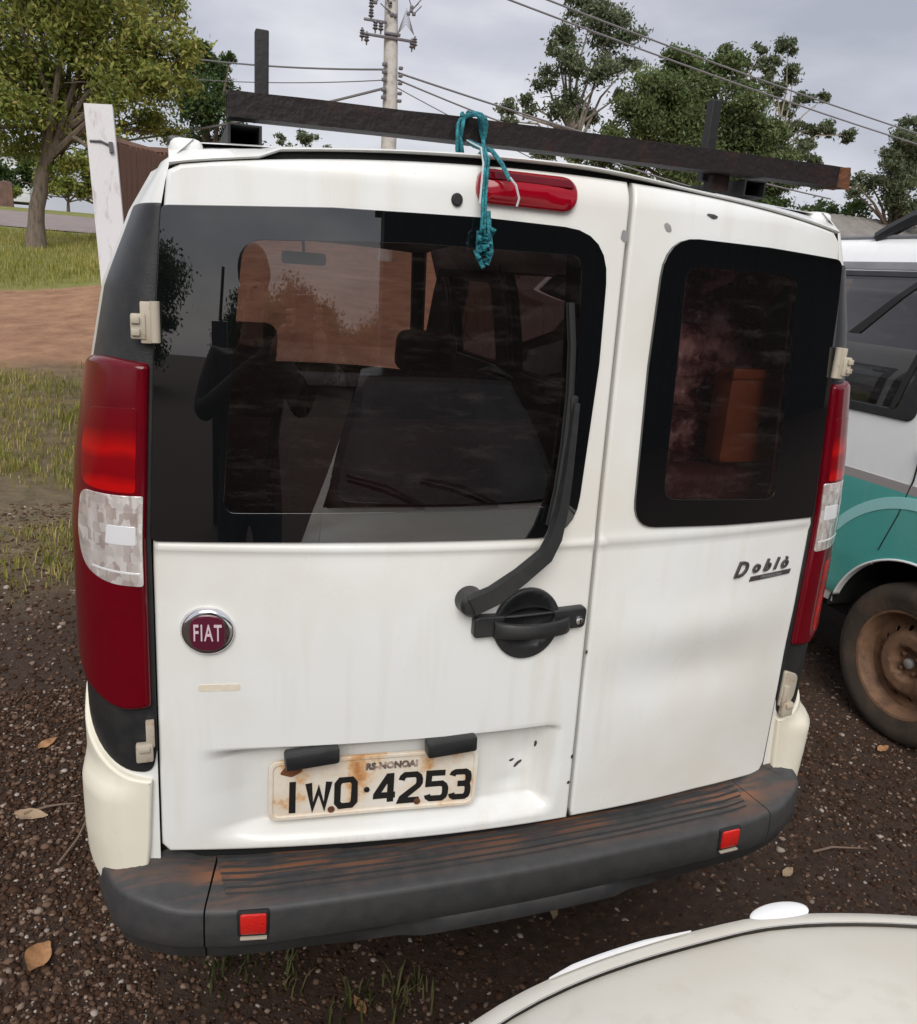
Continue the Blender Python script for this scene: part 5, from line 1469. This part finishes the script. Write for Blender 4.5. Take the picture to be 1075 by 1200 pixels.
# shed behind the camera whose dark wall is mirrored in the glass
shed = thing('shed', (6.5, -9.5, 0), 'tall dark sheet metal shed mirrored in the right part of the rear window', 'shed')
swb = MB()
for i in range(100):
    x = -.05 + i * .22; swb.box((x + .11, -9.0 - .012 * (i % 2), 1.9), (.216, .04, 3.8))
swb.build('cladding', M['shedwall'], shed, False)
MB().box((10.9, -11.5, 1.85), (21.8, 4.9, 3.7)).build('shed_body', M['shedwall'], shed, False)
MB().box((10.9, -11.3, 3.87), (22.2, 6.0, .12)).build('shed_roof', M['roofgrey'], shed, False)
gp = thing('gate_post', (-2.25, -5.2, 0), 'dark post with a thin rod on top, mirrored at the left of the rear window', 'post')
MB().box((-2.25, -5.2, .82), (.17, .17, 1.64), .01).build('post', M['trim'], gp)
MB().tube([(-2.25, -5.2, 1.62), (-2.20, -5.2, 2.05)], .02, 6).build('rod', M['trim'], gp)

# ------------------------------------------------------------------ white post and board fence
fence = thing('board_fence', (-1.03, 5.25, 0), 'brown vertical board fence running back from a leaning white post', 'fence')
pm = MB()
vs = []
for z, xc, yc, h in ((-.1, -.930, 5.2, .092), (1.3, -.998, 5.2, .091), (2.4, -1.050, 5.2, .089), (2.565, -1.058, 5.2, .088)):
    for dx, dy in ((-1, -1), (1, -1), (1, 1), (-1, 1)): vs.append((xc + dx * h, yc + dy * h * .8, z + .006 * dx * (z > 2.5)))
f = [(i * 4 + q, i * 4 + (q + 1) % 4, (i + 1) * 4 + (q + 1) % 4, (i + 1) * 4 + q) for i in range(3) for q in range(4)] + [(12, 13, 14, 15)]
pm.add(vs, f); b_ = bmesh.new()
wpost = pm.build('white_post', M['postwhite'], None, False)
tag(wpost, 'leaning whitewashed square post at the end of the brown board fence', 'post')
wire_ = MB(); wire_.tube([(-1.12, 5.125, 2.33), (-1.05, 5.12, 2.335), (-.985, 5.125, 2.31), (-.975, 5.16, 2.28)], .008, 6); wire_.tube([(-.99, 5.12, 2.335), (-.985, 5.115, 2.27)], .016, 6); wire_.build('tie_wire', M['insul'], wpost)
fd = Vector((.225, .974, 0)); fp = Vector((-.955, 5.28, 0)); fn_ = Vector((.974, -.225, 0))
bmesh_b = MB().box((0, 0, 0), (.020, .132, 2.3), .004)
first = None
for k in range(34):
    if first is None:
        first = bmesh_b.build('board', M['board'], None, False); base_me = first.data; ob = first; ob.parent = fence
    else:
        ob = bpy.data.objects.new('board', base_me); COL.objects.link(ob); ob.parent = fence
    p = fp + fd * (.08 + .145 * k)
    ob.location = (p.x - fence.location.x, p.y - fence.location.y, 1.20 + random.uniform(-.012, .012) + T(p.x, p.y) * .9 - .02)
    ob.rotation_euler = (random.uniform(-.01, .01), 0, math.atan2(fd.y, fd.x) - math.pi / 2)
for z in (2.33, .7):
    q = MB(); 
    for k in range(5):
        a = fp + fd * k; c = fp + fd * (k + 1)
        q.tube([Vector((a.x, a.y, z + T(a.x, a.y) * .9)) + fn_ * -.04, Vector((c.x, c.y, z + T(c.x, c.y) * .9)) + fn_ * -.04], .035, 4)
    q.build('fence_rail', M['board'], fence, False)

# ------------------------------------------------------------------ trees
def leaf_mesh(name, blobs, n_per, size, m, parent, flat=.75, hollow=.35, seed=1, droop=0.0):
    r = np.random.default_rng(seed)
    C_, S_, Tn = [], [], []
    for (x, y, z, rad, *rest) in blobs:
        n = int(n_per * (rad ** 2))
        sub = max(3, int(6 * rad + 3))
        dirs = r.normal(size=(sub, 3)); dirs /= np.linalg.norm(dirs, axis=1)[:, None]
        cen = np.array([x, y, z]) + dirs * rad * (hollow + (1 - hollow) * r.random((sub, 1))) * np.array([1, 1, flat])
        idx = r.integers(0, sub, n)
        off = r.normal(size=(n, 3)) * rad * .27 * np.array([1, 1, .7])
        C_.append(cen[idx] + off); S_.append(np.full(n, size) * r.uniform(.6, 1.3, n))
        Tn.append(np.clip(r.normal(.5, .2, n) + (r.random(sub) * .34 - .17)[idx], 0, 1))
    P_ = np.concatenate(C_); s_ = np.concatenate(S_); tn = np.concatenate(Tn); n = len(P_)
    a = r.normal(size=(n, 3)); a[:, 2] -= droop; a /= np.linalg.norm(a, axis=1)[:, None]
    b_ = np.cross(a, r.normal(size=(n, 3))); b_ /= np.linalg.norm(b_, axis=1)[:, None]
    V_ = np.empty((n, 4, 3))
    V_[:, 0] = P_ - a * s_[:, None]; V_[:, 1] = P_ + b_ * s_[:, None] * .42; V_[:, 2] = P_ + a * s_[:, None]; V_[:, 3] = P_ - b_ * s_[:, None] * .42
    o_ = origin(parent)
    V_ = V_.reshape(-1, 3) - np.array(o_[:])
    me = quad_mesh(name, V_, np.arange(4 * n).reshape(n, 4), np.repeat(tn, 4), m)
    ob = bpy.data.objects.new(name, me); COL.objects.link(ob)
    if parent is not None: ob.parent = parent; ROOT[ob.name] = o_
    return ob
def quad_mesh(name, V_, F, tone, m):
    me = bpy.data.meshes.new(name); k = F.shape[1]
    me.vertices.add(len(V_)); me.vertices.foreach_set('co', V_.astype(np.float32).ravel())
    me.loops.add(F.size); me.loops.foreach_set('vertex_index', F.astype(np.int32).ravel())
    me.polygons.add(len(F)); me.polygons.foreach_set('loop_start', (np.arange(len(F)) * k).astype(np.int32))
    at = me.attributes.new('tone', 'FLOAT', 'POINT'); at.data.foreach_set('value', tone.astype(np.float32))
    me.materials.append(m); me.update(calc_edges=True); me.validate(); return me
def tree(label, base, blobs, n_per, size, leafm, barkm, r0, seed, fork=.45, group=None, name='tree', **kw):
    t_ = thing(name, base, label, 'tree' if name == 'tree' else 'shrub', group)
    rr = random.Random(seed)
    top = max(b_[2] for b_ in blobs); cxm = sum(b_[0] for b_ in blobs) / len(blobs); cym = base[1]
    B0 = Vector(base); zf = base[2] + (top - base[2]) * fork
    tr = MB(); pts = []; 
    for i in range(9):
        u = i / 8; pts.append(Vector((base[0] + (cxm - base[0]) * u * u * .5 + rr.uniform(-.06, .06) * r0 * 6 * u, base[1] + rr.uniform(-.05, .05) * u, base[2] - .15 + (zf - base[2] + .15) * u)))
    tr.tube(pts, [r0 * (1.35 if i == 0 else 1.1 if i == 1 else 1 - .05 * i) for i in range(9)], 12)
    tr.build('trunk', barkm, t_)
    lm = MB(); F = pts[-1]
    for b_ in blobs:
        e_ = Vector(b_[:3]); mid = F.lerp(e_, .5) + Vector((rr.uniform(-.3, .3), rr.uniform(-.3, .3), rr.uniform(-.1, .4))) * b_[3] * .6
        st_ = pts[rr.choice([-1, -1, -2, -3])]
        lm.tube([st_, st_.lerp(mid, .6), mid, e_], [r0 * .45, r0 * .34, r0 * .24, r0 * .07], 6)
        for k in range(3):
            d = Vector((rr.gauss(0, 1), rr.gauss(0, 1), rr.gauss(.3, .7))).normalized() * b_[3] * .9
            s0 = mid.lerp(e_, rr.uniform(.2, .9)); lm.tube([s0, s0 + d * .5 + Vector((0, 0, .04)), s0 + d], [r0 * .13, r0 * .08, r0 * .03], 5)
    lm.build('limbs', barkm, t_)
    leaf_mesh('crown', blobs, n_per, size, leafm, t_, seed=seed, **kw)
    return t_
def jig(bl, dy, seed=0):
    r = random.Random(seed); return [(x, y + r.uniform(-dy, dy), z, q) for x, y, z, q in bl]
t1 = [(-3.67, 21, 6.4, 0.94), (-2.62, 21, 7.06, 1.13), (-1.4, 21, 6.91, 1.06), (-0.5, 21, 6.35, 0.75), (-2.16, 21, 5.76, 0.97), (-3.44, 21, 4.9, 0.96), (-3.68, 21, 3.89, 0.62), (-2.69, 21, 4.28, 0.68), (-1.64, 21, 5.4, 0.89), (-0.81, 21, 5.23, 0.76), (-0.74, 21, 4.5, 0.53), (-4.56, 21, 5.6, 1.12), (-1.35, 21, 7.93, 1.14), (-2.9, 21, 7.99, 1.3), (-0.38, 21, 7.16, 0.49), (-4.86, 21, 4.02, 0.76), (-0.23, 21, 5.94, 0.4), (-2.82, 21, 4.97, 0.78)]
tree('yellow green spreading tree with dark trunk on the grass bank at far left', (-3.62, 21, 1.62), jig(t1 + [(-3.2, 21, 5.6, .8), (-2.0, 21, 4.5, .6), (-4.2, 21, 4.6, .8), (-3.0, 21, 3.6, .5), (-1.2, 21, 4.7, .6), (-.6, 21, 5.7, .6), (-1.9, 21, 6.3, .9), (-3.4, 21, 7.4, 1.0), (-2.2, 21, 3.7, .4)], 1.2, 1), 2700, .068, M['leaf_yellow'], M['bark'], .20, 11, .40)
t2 = [(0.83, 32, 8.18, 0.75), (1.4, 32, 7.58, 0.67), (0.37, 32, 6.89, 0.91), (1.1, 32, 6.42, 0.8), (1.69, 32, 7.06, 0.46), (0.69, 32, 8.7, 0.42), (0.25, 32, 7.97, 0.66), (1.56, 32, 8.42, 0.3), (.8, 32, 5.4, 1.0), (1.7, 32, 5.8, .7)]
tree('dark green rounded tree just left of the roof bar end', (.8, 32, 2.4), jig(t2, .8, 2), 2300, .09, M['leaf_dark'], M['bark'], .2, 12, .4)
e1 = [(18.22, 38, 13.88, 1.12), (17.23, 38, 12.84, 0.8), (19.7, 38, 13.02, 1.02), (20.77, 38, 12.07, 0.66), (16.34, 38, 10.91, 0.73), (17.16, 38, 11.57, 0.89), (19.01, 38, 11.27, 0.99), (15.8, 38, 9.74, 0.57), (14.33, 38, 9.12, 0.56), (17.15, 38, 9.73, 0.9), (18.75, 38, 9.74, 0.91), (19.58, 38, 13.91, 0.81), (14.79, 38, 8.88, 0.4), (20.49, 38, 10.71, 0.5), (17.5, 38, 14.3, 0.64), (16.44, 38, 12.01, 0.48), (15.2, 38, 8.2, .7), (16.9, 38, 8.0, .9)]
tree('tall open grey green eucalyptus left of the bushy green tree', (18.3, 38, 3.2), jig(e1, 1.0, 3), 1300, .12, M['leaf_euc'], M['palebark'], .22, 13, .5, droop=.8)
ms = [(20.74, 34, 11.13, 0.83), (19.64, 34, 9.78, 1.33), (21.73, 34, 10.57, 1.15), (23.68, 34, 9.93, 1.26), (18.49, 34, 8.78, 1.06), (20.7, 34, 8.68, 1.74), (23.46, 34, 8.64, 1.78), (25.36, 34, 8.67, 1.13), (21.99, 34, 11.64, 0.53), (25.11, 34, 7.53, 1.21), (18.19, 34, 7.87, 0.84), (26.59, 34, 7.49, 1.02), (22.75, 34, 11.23, 0.85), (21.5, 34, 7.2, 1.5), (24, 34, 6.6, 1.4), (19, 34, 6.8, 1.2), (17.2, 34, 7.6, .8), (26.4, 34, 6.6, 1.0), (27.6, 34, 7.0, .8), (25.6, 34, 8.9, .9), (24.6, 34, 9.6, .7), (22.6, 34, 9.6, 1.2)]
tree('broad bushy olive green tree behind the right end of the roof bar', (22, 34, 3.0), jig(ms, 1.2, 4), 3200, .10, M['leaf_mass'], M['bark'], .3, 14, .35, hollow=.5)
e2 = [(32.84, 42, 15.36, 0.58), (31.87, 42, 14.35, 0.63), (33.71, 42, 14.16, 0.64), (34.85, 42, 13.19, 0.5), (32.73, 42, 13.15, 0.64), (33.81, 42, 12.38, 0.5), (35.5, 42, 13.05, 0.4), (31.77, 42, 13.46, 0.49), (36.8, 42, 11.6, 0.61), (35.57, 42, 11.45, 0.55), (34.06, 42, 11.28, 0.7), (37.85, 42, 11.25, 0.46), (35.17, 42, 10.48, 0.51), (34.06, 42, 9.89, 0.71), (32.76, 42, 10.21, 0.6), (36.0, 42, 9.62, 0.51), (34.5, 42, 8.6, .7), (36.2, 42, 8.4, .6)]
tree('slender clumpy eucalyptus with pale leaning trunk right of the bushy tree', (32.2, 42, 3.2), jig(e2, .6, 5), 2500, .12, M['leaf_euc'], M['palebark'], .16, 15, .62, droop=.6)
e3 = [(30.59, 44, 15.23, 0.69), (29.85, 44, 14.46, 0.5), (31.64, 44, 14.48, 0.6), (31.52, 44, 13.55, 0.6), (32.05, 44, 15.43, 0.45), (29.98, 44, 15.36, 0.35)]
tree('thin airy eucalyptus crown showing above the bushy green tree', (30.6, 44, 3.3), jig(e3, .5, 6), 1100, .14, M['leaf_euc'], M['palebark'], .13, 16, .7, droop=.6)
rt = [(30.81, 30, 9.52, 0.61), (30.05, 30, 8.73, 0.76), (31.41, 30, 8.35, 1.08), (29.33, 30, 7.78, 0.61), (30.92, 30, 7.4, 1.01), (28.85, 30, 6.84, 0.61), (30.15, 30, 6.6, 0.77), (32.54, 30, 8.83, 1.36), (32.27, 30, 7.18, 0.98), (28.23, 30, 6.42, 0.38), (27.44, 30, 6.7, 0.3), (31, 30, 5.8, .9)]
tree('dark leafy tree at the right edge above the teal banded van', (31.2, 30, 2.3), jig(rt, .9, 7), 2300, .10, M['leaf_euc'], M['bark'], .22, 17, .4)
lo = [(25.6, 33, 5.6, .8), (27, 33, 5.9, .7), (28.4, 33, 5.7, .6), (29.8, 33, 5.9, .7), (31.3, 33, 6.0, .8)]
tree('low green hedge line above the grey shed roof at right', (28.4, 33, 2.9), jig(lo, .3, 8), 1500, .1, M['leaf_dark'], M['bark'], .08, 18, .3, name='shrub')
hg = [(-6.94, 50, 5.45, 0.63), (-5.88, 50, 5.98, 0.64), (-5.06, 50, 5.86, 0.64), (-6.57, 50, 4.85, 0.64), (-5.54, 50, 4.74, 0.64), (-7.2, 50, 4.49, 0.55), (-4.91, 50, 4.58, 0.65), (-4.66, 50, 5.47, 0.55), (-8.24, 50, 4.27, 0.36), (-3.9, 50, 5.6, .7), (-3.4, 50, 4.6, .7)]
tree('mixed green and yellow shrub across the road between the trunk and white post', (-5.8, 50, 3.45), jig(hg, .5, 9), 1500, .13, M['leaf_yellow'], M['bark'], .1, 19, .3, name='shrub')
hg2 = [(-9.6, 52, 5.2, .9), (-8.6, 52, 5.0, .8), (-7.8, 52, 5.6, .8), (-3.0, 52, 5.6, .9), (-2.0, 52, 5.2, .9), (-1.0, 52, 5.8, 1.0), (0, 52, 5.2, .9), (1.2, 52, 5.4, .9)]
tree('dark green shrub row behind the mixed yellow shrub across the road', (-4.6, 52, 3.5), jig(hg2, .5, 21), 1500, .13, M['leaf_dark'], M['bark'], .08, 29, .25, name='shrub')
mlow = [(6.01, 45, 7.99, 0.44), (6.45, 45, 8.04, 0.35), (4.92, 45, 7.66, 0.35), (5.6, 45, 7.2, .6), (6.4, 45, 7.0, .6), (4.9, 45, 6.6, .6), (7.3, 45, 7.4, .4)]
tree('small distant tree seen under the roof bar by the left post', (5.7, 45, 3.3), jig(mlow, .3, 10), 1100, .13, M['leaf_euc'], M['bark'], .12, 20, .5)

for k, (x, y, hh, wd_, lb) in enumerate([(-6.0, -26, 3.4, 3.2, 'dark leafy thicket behind the photographer, mirrored left of the person in the rear window'), (-1.6, -30, 3.0, 3.0, 'lower dark thicket behind the photographer, mirrored beside the dark shed'), (-13.5, -22, 4.4, 4.0, 'broad dark thicket behind the photographer, mirrored at the far left of the rear window')]):
    bb = [(x + random.uniform(-wd_, wd_), y + random.uniform(-1, 1), hh * random.uniform(.25, .9), random.uniform(.6, 1.2)) for _ in range(22)]
    tree(lb, (x, y, 0), bb, 1100, .09, M['leaf_dark'], M['bark'], .14, 60 + k, .3)

# ------------------------------------------------------------------ pole and lines
pole = thing('utility_pole', (4.05, 18, 1.5), 'grey concrete power pole with crossarm and insulators behind the roof bar', 'utility pole')
pq = MB(); pq.tube([(4.07, 18, 1.0), (4.05, 18, 5.0), (3.98, 18, 7.2), (3.94, 18, 9.6)], [.19, .165, .14, .12], 14); pq.build('shaft', M['concrete'], pole)
ar = MB(); ar.box((3.93, 17.85, 6.42), (1.18, .06, .05), .005); ar.box((4.0, 17.86, 6.50), (.34, .1, .05), .005); ar.box((3.62, 17.86, 6.70), (.5, .05, .05), .005); ar.build('crossarm', M['insul'], pole)
def insul(x, y, z, h=.2):
    q = MB(); q.lathe([(0, h), (.02, h), (.03, h * .8), (.055, h * .7), (.03, h * .6), (.06, h * .45), (.03, h * .35), (.065, h * .15), (.02, 0), (.015, -.06)], (x, y, z), 'Z', 12); q.build('insulator', M['insul'], pole)
for x, z in ((3.34, 6.33), (3.44, 6.27), (4.50, 6.33), (4.44, 6.28), (3.62, 6.52), (3.52, 6.74), (3.52, 6.92), (3.50, 7.1), (3.74, 6.52)): insul(x, 17.85, z)
fz = MB()
for k in range(16):
    x = 3.95 + random.uniform(-.5, .55); z = random.uniform(6.85, 7.6); fz.tube([(x, 17.85, z), (x + random.uniform(-.25, .25), 17.85, z + random.uniform(.05, .3))], .012, 5); fz.box((x, 17.85, z), (.07, .07, .07), .01)
for k in range(7): a = random.uniform(0, 3); fz.tube([(4.1, 17.86, 6.5), (4.3, 17.9, 6.75 + .05 * k), (4.48, 17.86, 6.55)], .006, 5)
for z in (5.9, 5.75, 5.6, 5.4, 5.25): fz.box((3.86, 17.86, z), (.10, .1, .07), .01); fz.box((4.22, 17.86, z - .03), (.08, .1, .06), .01)
tag(fz.build('fittings', M['insul'], pole), kind='stuff')
def cable(a, c, sag, r, label):
    a, c = Vector(a), Vector(c); q = MB()
    q.tube([a.lerp(c, i / 20) - Vector((0, 0, sag * 4 * (i / 20) * (1 - i / 20))) for i in range(21)], r, 5)
    tag(q.build('power_line', M['wire']), label, 'cable', 'overhead cables')
cable((3.9, 18, 5.83), (-3.15, 32, 8.45), .25, .022, 'upper overhead cable running left from the concrete pole')
cable((3.9, 18, 5.62), (-3.2, 32, 7.65), .25, .012, 'faint lower overhead cable running left from the concrete pole')
cable((4.2, 18, 5.80), (20, 22, 4.9), .15, .024, 'overhead cable falling right from the pole behind the bushy tree')
cable((4.2, 18, 5.66), (16, 20, 4.2), .2, .02, 'second overhead cable below it falling right from the pole')
cable((4.2, 18, 5.5), (9, 15, 3.2), .05, .012, 'thin stay wire dropping right from the pole to the roof bar')
cable((3.9, 17.9, 5.45), (-2, 24, 4.4), .1, .03, 'thick bundled cable dropping left from the pole')
cable((5.5, 22, 9.6), (40, 27, 7.4), .35, .028, 'upper of the two cables crossing the sky above the trees at right')
cable((5.5, 22, 9.25), (40, 27, 7.05), .35, .028, 'lower of the two cables crossing the sky above the trees at right')
tr_ = MB()

# ------------------------------------------------------------------ far buildings
bl_ = thing('house', (-10.5, 55, 3.8), 'pale house wall showing behind the leaning tree trunk at far left', 'house')
MB().box((-10.8, 57, 5.3), (5.0, 4, 2.6), .02).build('wall', M['wallwhite'], bl_, False)
rf = MB(); rf.add([(-13.6, 54.7, 6.55), (-8.0, 54.7, 6.55), (-8.0, 57, 7.4), (-13.6, 57, 7.4), (-13.6, 59.3, 6.55), (-8, 59.3, 6.55)], [(0, 1, 2, 3), (3, 2, 5, 4), (0, 3, 4), (1, 5, 2)]); rf.build('roof', M['roofgrey'], bl_, False)
lw = MB(); lw.box((-12, 48.5, 3.9), (7.6, .2, 1.5), .02); tag(lw.build('garden_wall', M['wallbrown'], None, False), 'low dark brick wall across the road at far left', 'wall')
sh2 = thing('long_shed', (28, 28, 2), 'long low shed with a grey sheet roof between the two vans', 'shed')
MB().box((29.2, 30.0, 3.3), (11.4, 3.0, 2.4), .02).build('wall', M['wallgrey'], sh2, False)
rf = MB()
for k in range(30):
    x = 23.2 + k * .40; rf.add([(x, 28.2, 4.35), (x + .2, 28.2, 4.39), (x + .4, 28.2, 4.35), (x, 30.4, 5.45), (x + .2, 30.4, 5.49), (x + .4, 30.4, 5.45)], [(0, 1, 4, 3), (1, 2, 5, 4)])
rf.build('roof', M['roofgrey'], sh2, False)

# ------------------------------------------------------------------ gravel, grass, leaves, twigs
def ico():
    b = bmesh.new(); bmesh.ops.create_icosphere(b, subdivisions=1, radius=1); b.verts.index_update()
    v = np.array([x.co[:] for x in b.verts]); f = np.array([[q.index for q in x.verts] for x in b.faces]); b.free(); return v, f
IV, IF = ico()
def pebbles(name, regions, m, seed):
    r = np.random.default_rng(seed); P_, R_ = [], []
    for (x0, x1, y0, y1, n, s0, s1) in regions:
        x = r.uniform(x0, x1, n); y = r.uniform(y0, y1, n); s = s0 + (s1 - s0) * r.random(n) ** 2.6
        P_.append(np.stack([x, y, np.array([T(a, c) for a, c in zip(x, y)]) + s * .1], 1)); R_.append(s)
    P_ = np.concatenate(P_); s = np.concatenate(R_); n = len(P_)
    a = r.uniform(0, 2 * np.pi, n); ca, sa = np.cos(a), np.sin(a)
    sc = r.uniform(.6, 1.3, (n, 3)) * np.array([1, 1, .62])
    V_ = IV[None] * sc[:, None] * s[:, None, None] * (1 + r.uniform(-.30, .30, (n, 12, 1)))
    X_ = V_[..., 0] * ca[:, None] - V_[..., 1] * sa[:, None]; Y_ = V_[..., 0] * sa[:, None] + V_[..., 1] * ca[:, None]
    V_ = np.stack([X_, Y_, V_[..., 2]], -1) + P_[:, None]
    F = (IF[None] + (np.arange(n) * 12)[:, None, None]).reshape(-1, 3)
    me = quad_mesh(name, V_.reshape(-1, 3), F, np.repeat(r.random(n), 12), m)
    ob = bpy.data.objects.new(name, me); COL.objects.link(ob)
    return tag(ob, 'loose dark brown gravel stones strewn over the soil', 'gravel', kind='stuff')
pebbles('gravel', [(-3.2, -.75, -.2, 4.4, 18000, .004, .014), (-1.9, -.7, -.2, 1.8, 22000, .0028, .010), (-.9, .9, -.4, .7, 11000, .003, .010), (.8, 2.4, -.2, 2.6, 20000, .003, .010), (-2.2, 2.4, -.2, 3.2, 170, .010, .019)], M['pebble'], 3)

def blades(name, spots, m, seed, label, cat='grass'):
    """spots: x, y, n, spread, height"""
    r = np.random.default_rng(seed); Vs, tn = [], []
    for (x, y, n, sp_, h) in spots:
        px = x + r.normal(size=n) * sp_; py = y + r.normal(size=n) * sp_
        pz = np.array([T(a, c) for a, c in zip(px, py)])
        hh = h * r.uniform(.5, 1.3, n); a = r.uniform(0, 2 * np.pi, n); ln = hh * r.uniform(.2, .9, n); wd_ = np.maximum(.003, hh * .045)
        dx, dy = np.cos(a), np.sin(a)
        b0 = np.stack([px - dy * wd_, py + dx * wd_, pz - .005], 1); b1 = np.stack([px + dy * wd_, py - dx * wd_, pz - .005], 1)
        m0 = np.stack([px + dx * ln * .35 - dy * wd_ * .7, py + dy * ln * .35 + dx * wd_ * .7, pz + hh * .65], 1); m1 = np.stack([px + dx * ln * .35 + dy * wd_ * .7, py + dy * ln * .35 - dx * wd_ * .7, pz + hh * .65], 1)
        t0 = np.stack([px + dx * ln, py + dy * ln, pz + hh], 1)
        Vs.append(np.stack([b0, b1, m1, m0, t0], 1)); tn.append(np.clip(r.normal(.5, .25) + r.normal(size=n) * .18, 0, 1))
    V_ = np.concatenate(Vs); tn = np.concatenate(tn); n = len(V_)
    F = np.array([[0, 1, 2], [0, 2, 3], [3, 2, 4]])[None] + (np.arange(n) * 5)[:, None, None]
    me = quad_mesh(name, V_.reshape(-1, 3), F.reshape(-1, 3), np.repeat(tn, 5), m)
    ob = bpy.data.objects.new(name, me); COL.objects.link(ob)
    return tag(ob, label, cat)
r_ = random.Random(5); spots = []
for _ in range(1000):
    x = r_.uniform(-4.4, -1.0); y = r_.uniform(2.9, 8.6)
    if mnoise.noise((x * .8, y * .8, 7)) < -.12: continue
    spots.append((x, y, 30, .10, r_.uniform(.03, .095)))
for _ in range(1300):
    x = r_.uniform(-9.5, -.9); y = r_.uniform(14.4, 27)
    spots.append((x, y, 30, .28, r_.uniform(.05, .13)))
gs_ = blades('grass', spots, M['grass'], 9, 'short yellowing grass on the verge and bank left of the van'); gs_['kind'] = 'stuff'
for i, (x, y, n, sp_, h, lb) in enumerate([(-.52, .29, 60, .045, .05, 'green weed tuft under the left bumper reflector'), (-.28, .10, 26, .03, .06, 'thin dry weed tuft below the middle of the bumper'), (-.15, .09, 40, .028, .055, 'small green weed near the bottom edge of the photo'), (-.40, .22, 24, .03, .045, 'sparse weed tuft just right of the green one')]):
    blades('weed', [(x, y, n, sp_, h)], M['weed'], 20 + i, lb, 'weed')
def leaf(x, y, s, rot, m, label, tilt=.2, curl=.3, asp=.42):
    vs, fs = [], []
    n = 9
    for i in range(n):
        u = i / (n - 1); wd_ = math.sin(math.pi * min(.97, u) ** .85) * asp * s
        for q in (-1, 0, 1):
            lx = (u - .5) * 2 * s; ly = q * wd_; lz = abs(q) * curl * wd_ + curl * .5 * s * (u - .5) ** 2 * 2 + .006 * mnoise.noise((u * 5, q, x))
            c_, s_ = math.cos(rot), math.sin(rot)
            vs.append((x + lx * c_ - ly * s_, y + lx * s_ + ly * c_, .008 + lz + tilt * (ly + s * .2)))
    fs = [(i * 3 + q, (i + 1) * 3 + q, (i + 1) * 3 + q + 1, i * 3 + q + 1) for i in range(n - 1) for q in (0, 1)]
    return tag(obj('fallen_leaf', vs, fs, m, None, True, 80), label, 'leaf', 'dry leaves on the gravel')
leaf(-1.065, 1.385, .040, .9, M['dryleaf'], 'orange brown dry leaf on the gravel left of the tail light')
leaf(-.962, .42, .045, 1.2, M['dryleaf'], 'curled orange leaf on the gravel at the lower left', .4, .6, .6)
leaf(-1.06, .99, .05, -.3, M['dryleaf2'], 'olive grey dry leaf at the left edge beside the bumper')
leaf(1.90, .70, .035, .2, M['dryleaf'], 'small reddish leaf in front of the rusty wheel')
leaf(-.26, .10, .03, 1.8, M['dryleaf'], 'small ochre leaf below the weed at the bottom')
leaf(1.05, .22, .03, .4, M['dryleaf2'], 'dull leaf on the soil below the right bumper corner')
leaf(.30, .25, .03, 1.1, M['dryleaf2'], 'pale curled leaf under the middle of the bumper', .5, .7)
def twig(a, c, label, r=.004):
    a, c = Vector(a), Vector(c); q = MB(); q.tube([a, a.lerp(c, .35) + Vector((.01, .006, .006)), a.lerp(c, .7) + Vector((-.006, .004, .004)), c], [r, r * .9, r * .7, r * .4], 6)
    tag(q.build('twig', M['twig']), label, 'twig', 'twigs on the gravel')
twig((1.19, .275, .012), (1.36, .25, .012), 'pale straight twig on the gravel right of the bumper')
twig((-.96, .75, .012), (-.87, .98, .02), 'dark thin twig on the gravel beside the white bumper end')
twig((-1.08, 1.0, .012), (-.94, 1.02, .012), 'short brown twig on the gravel near the left edge')
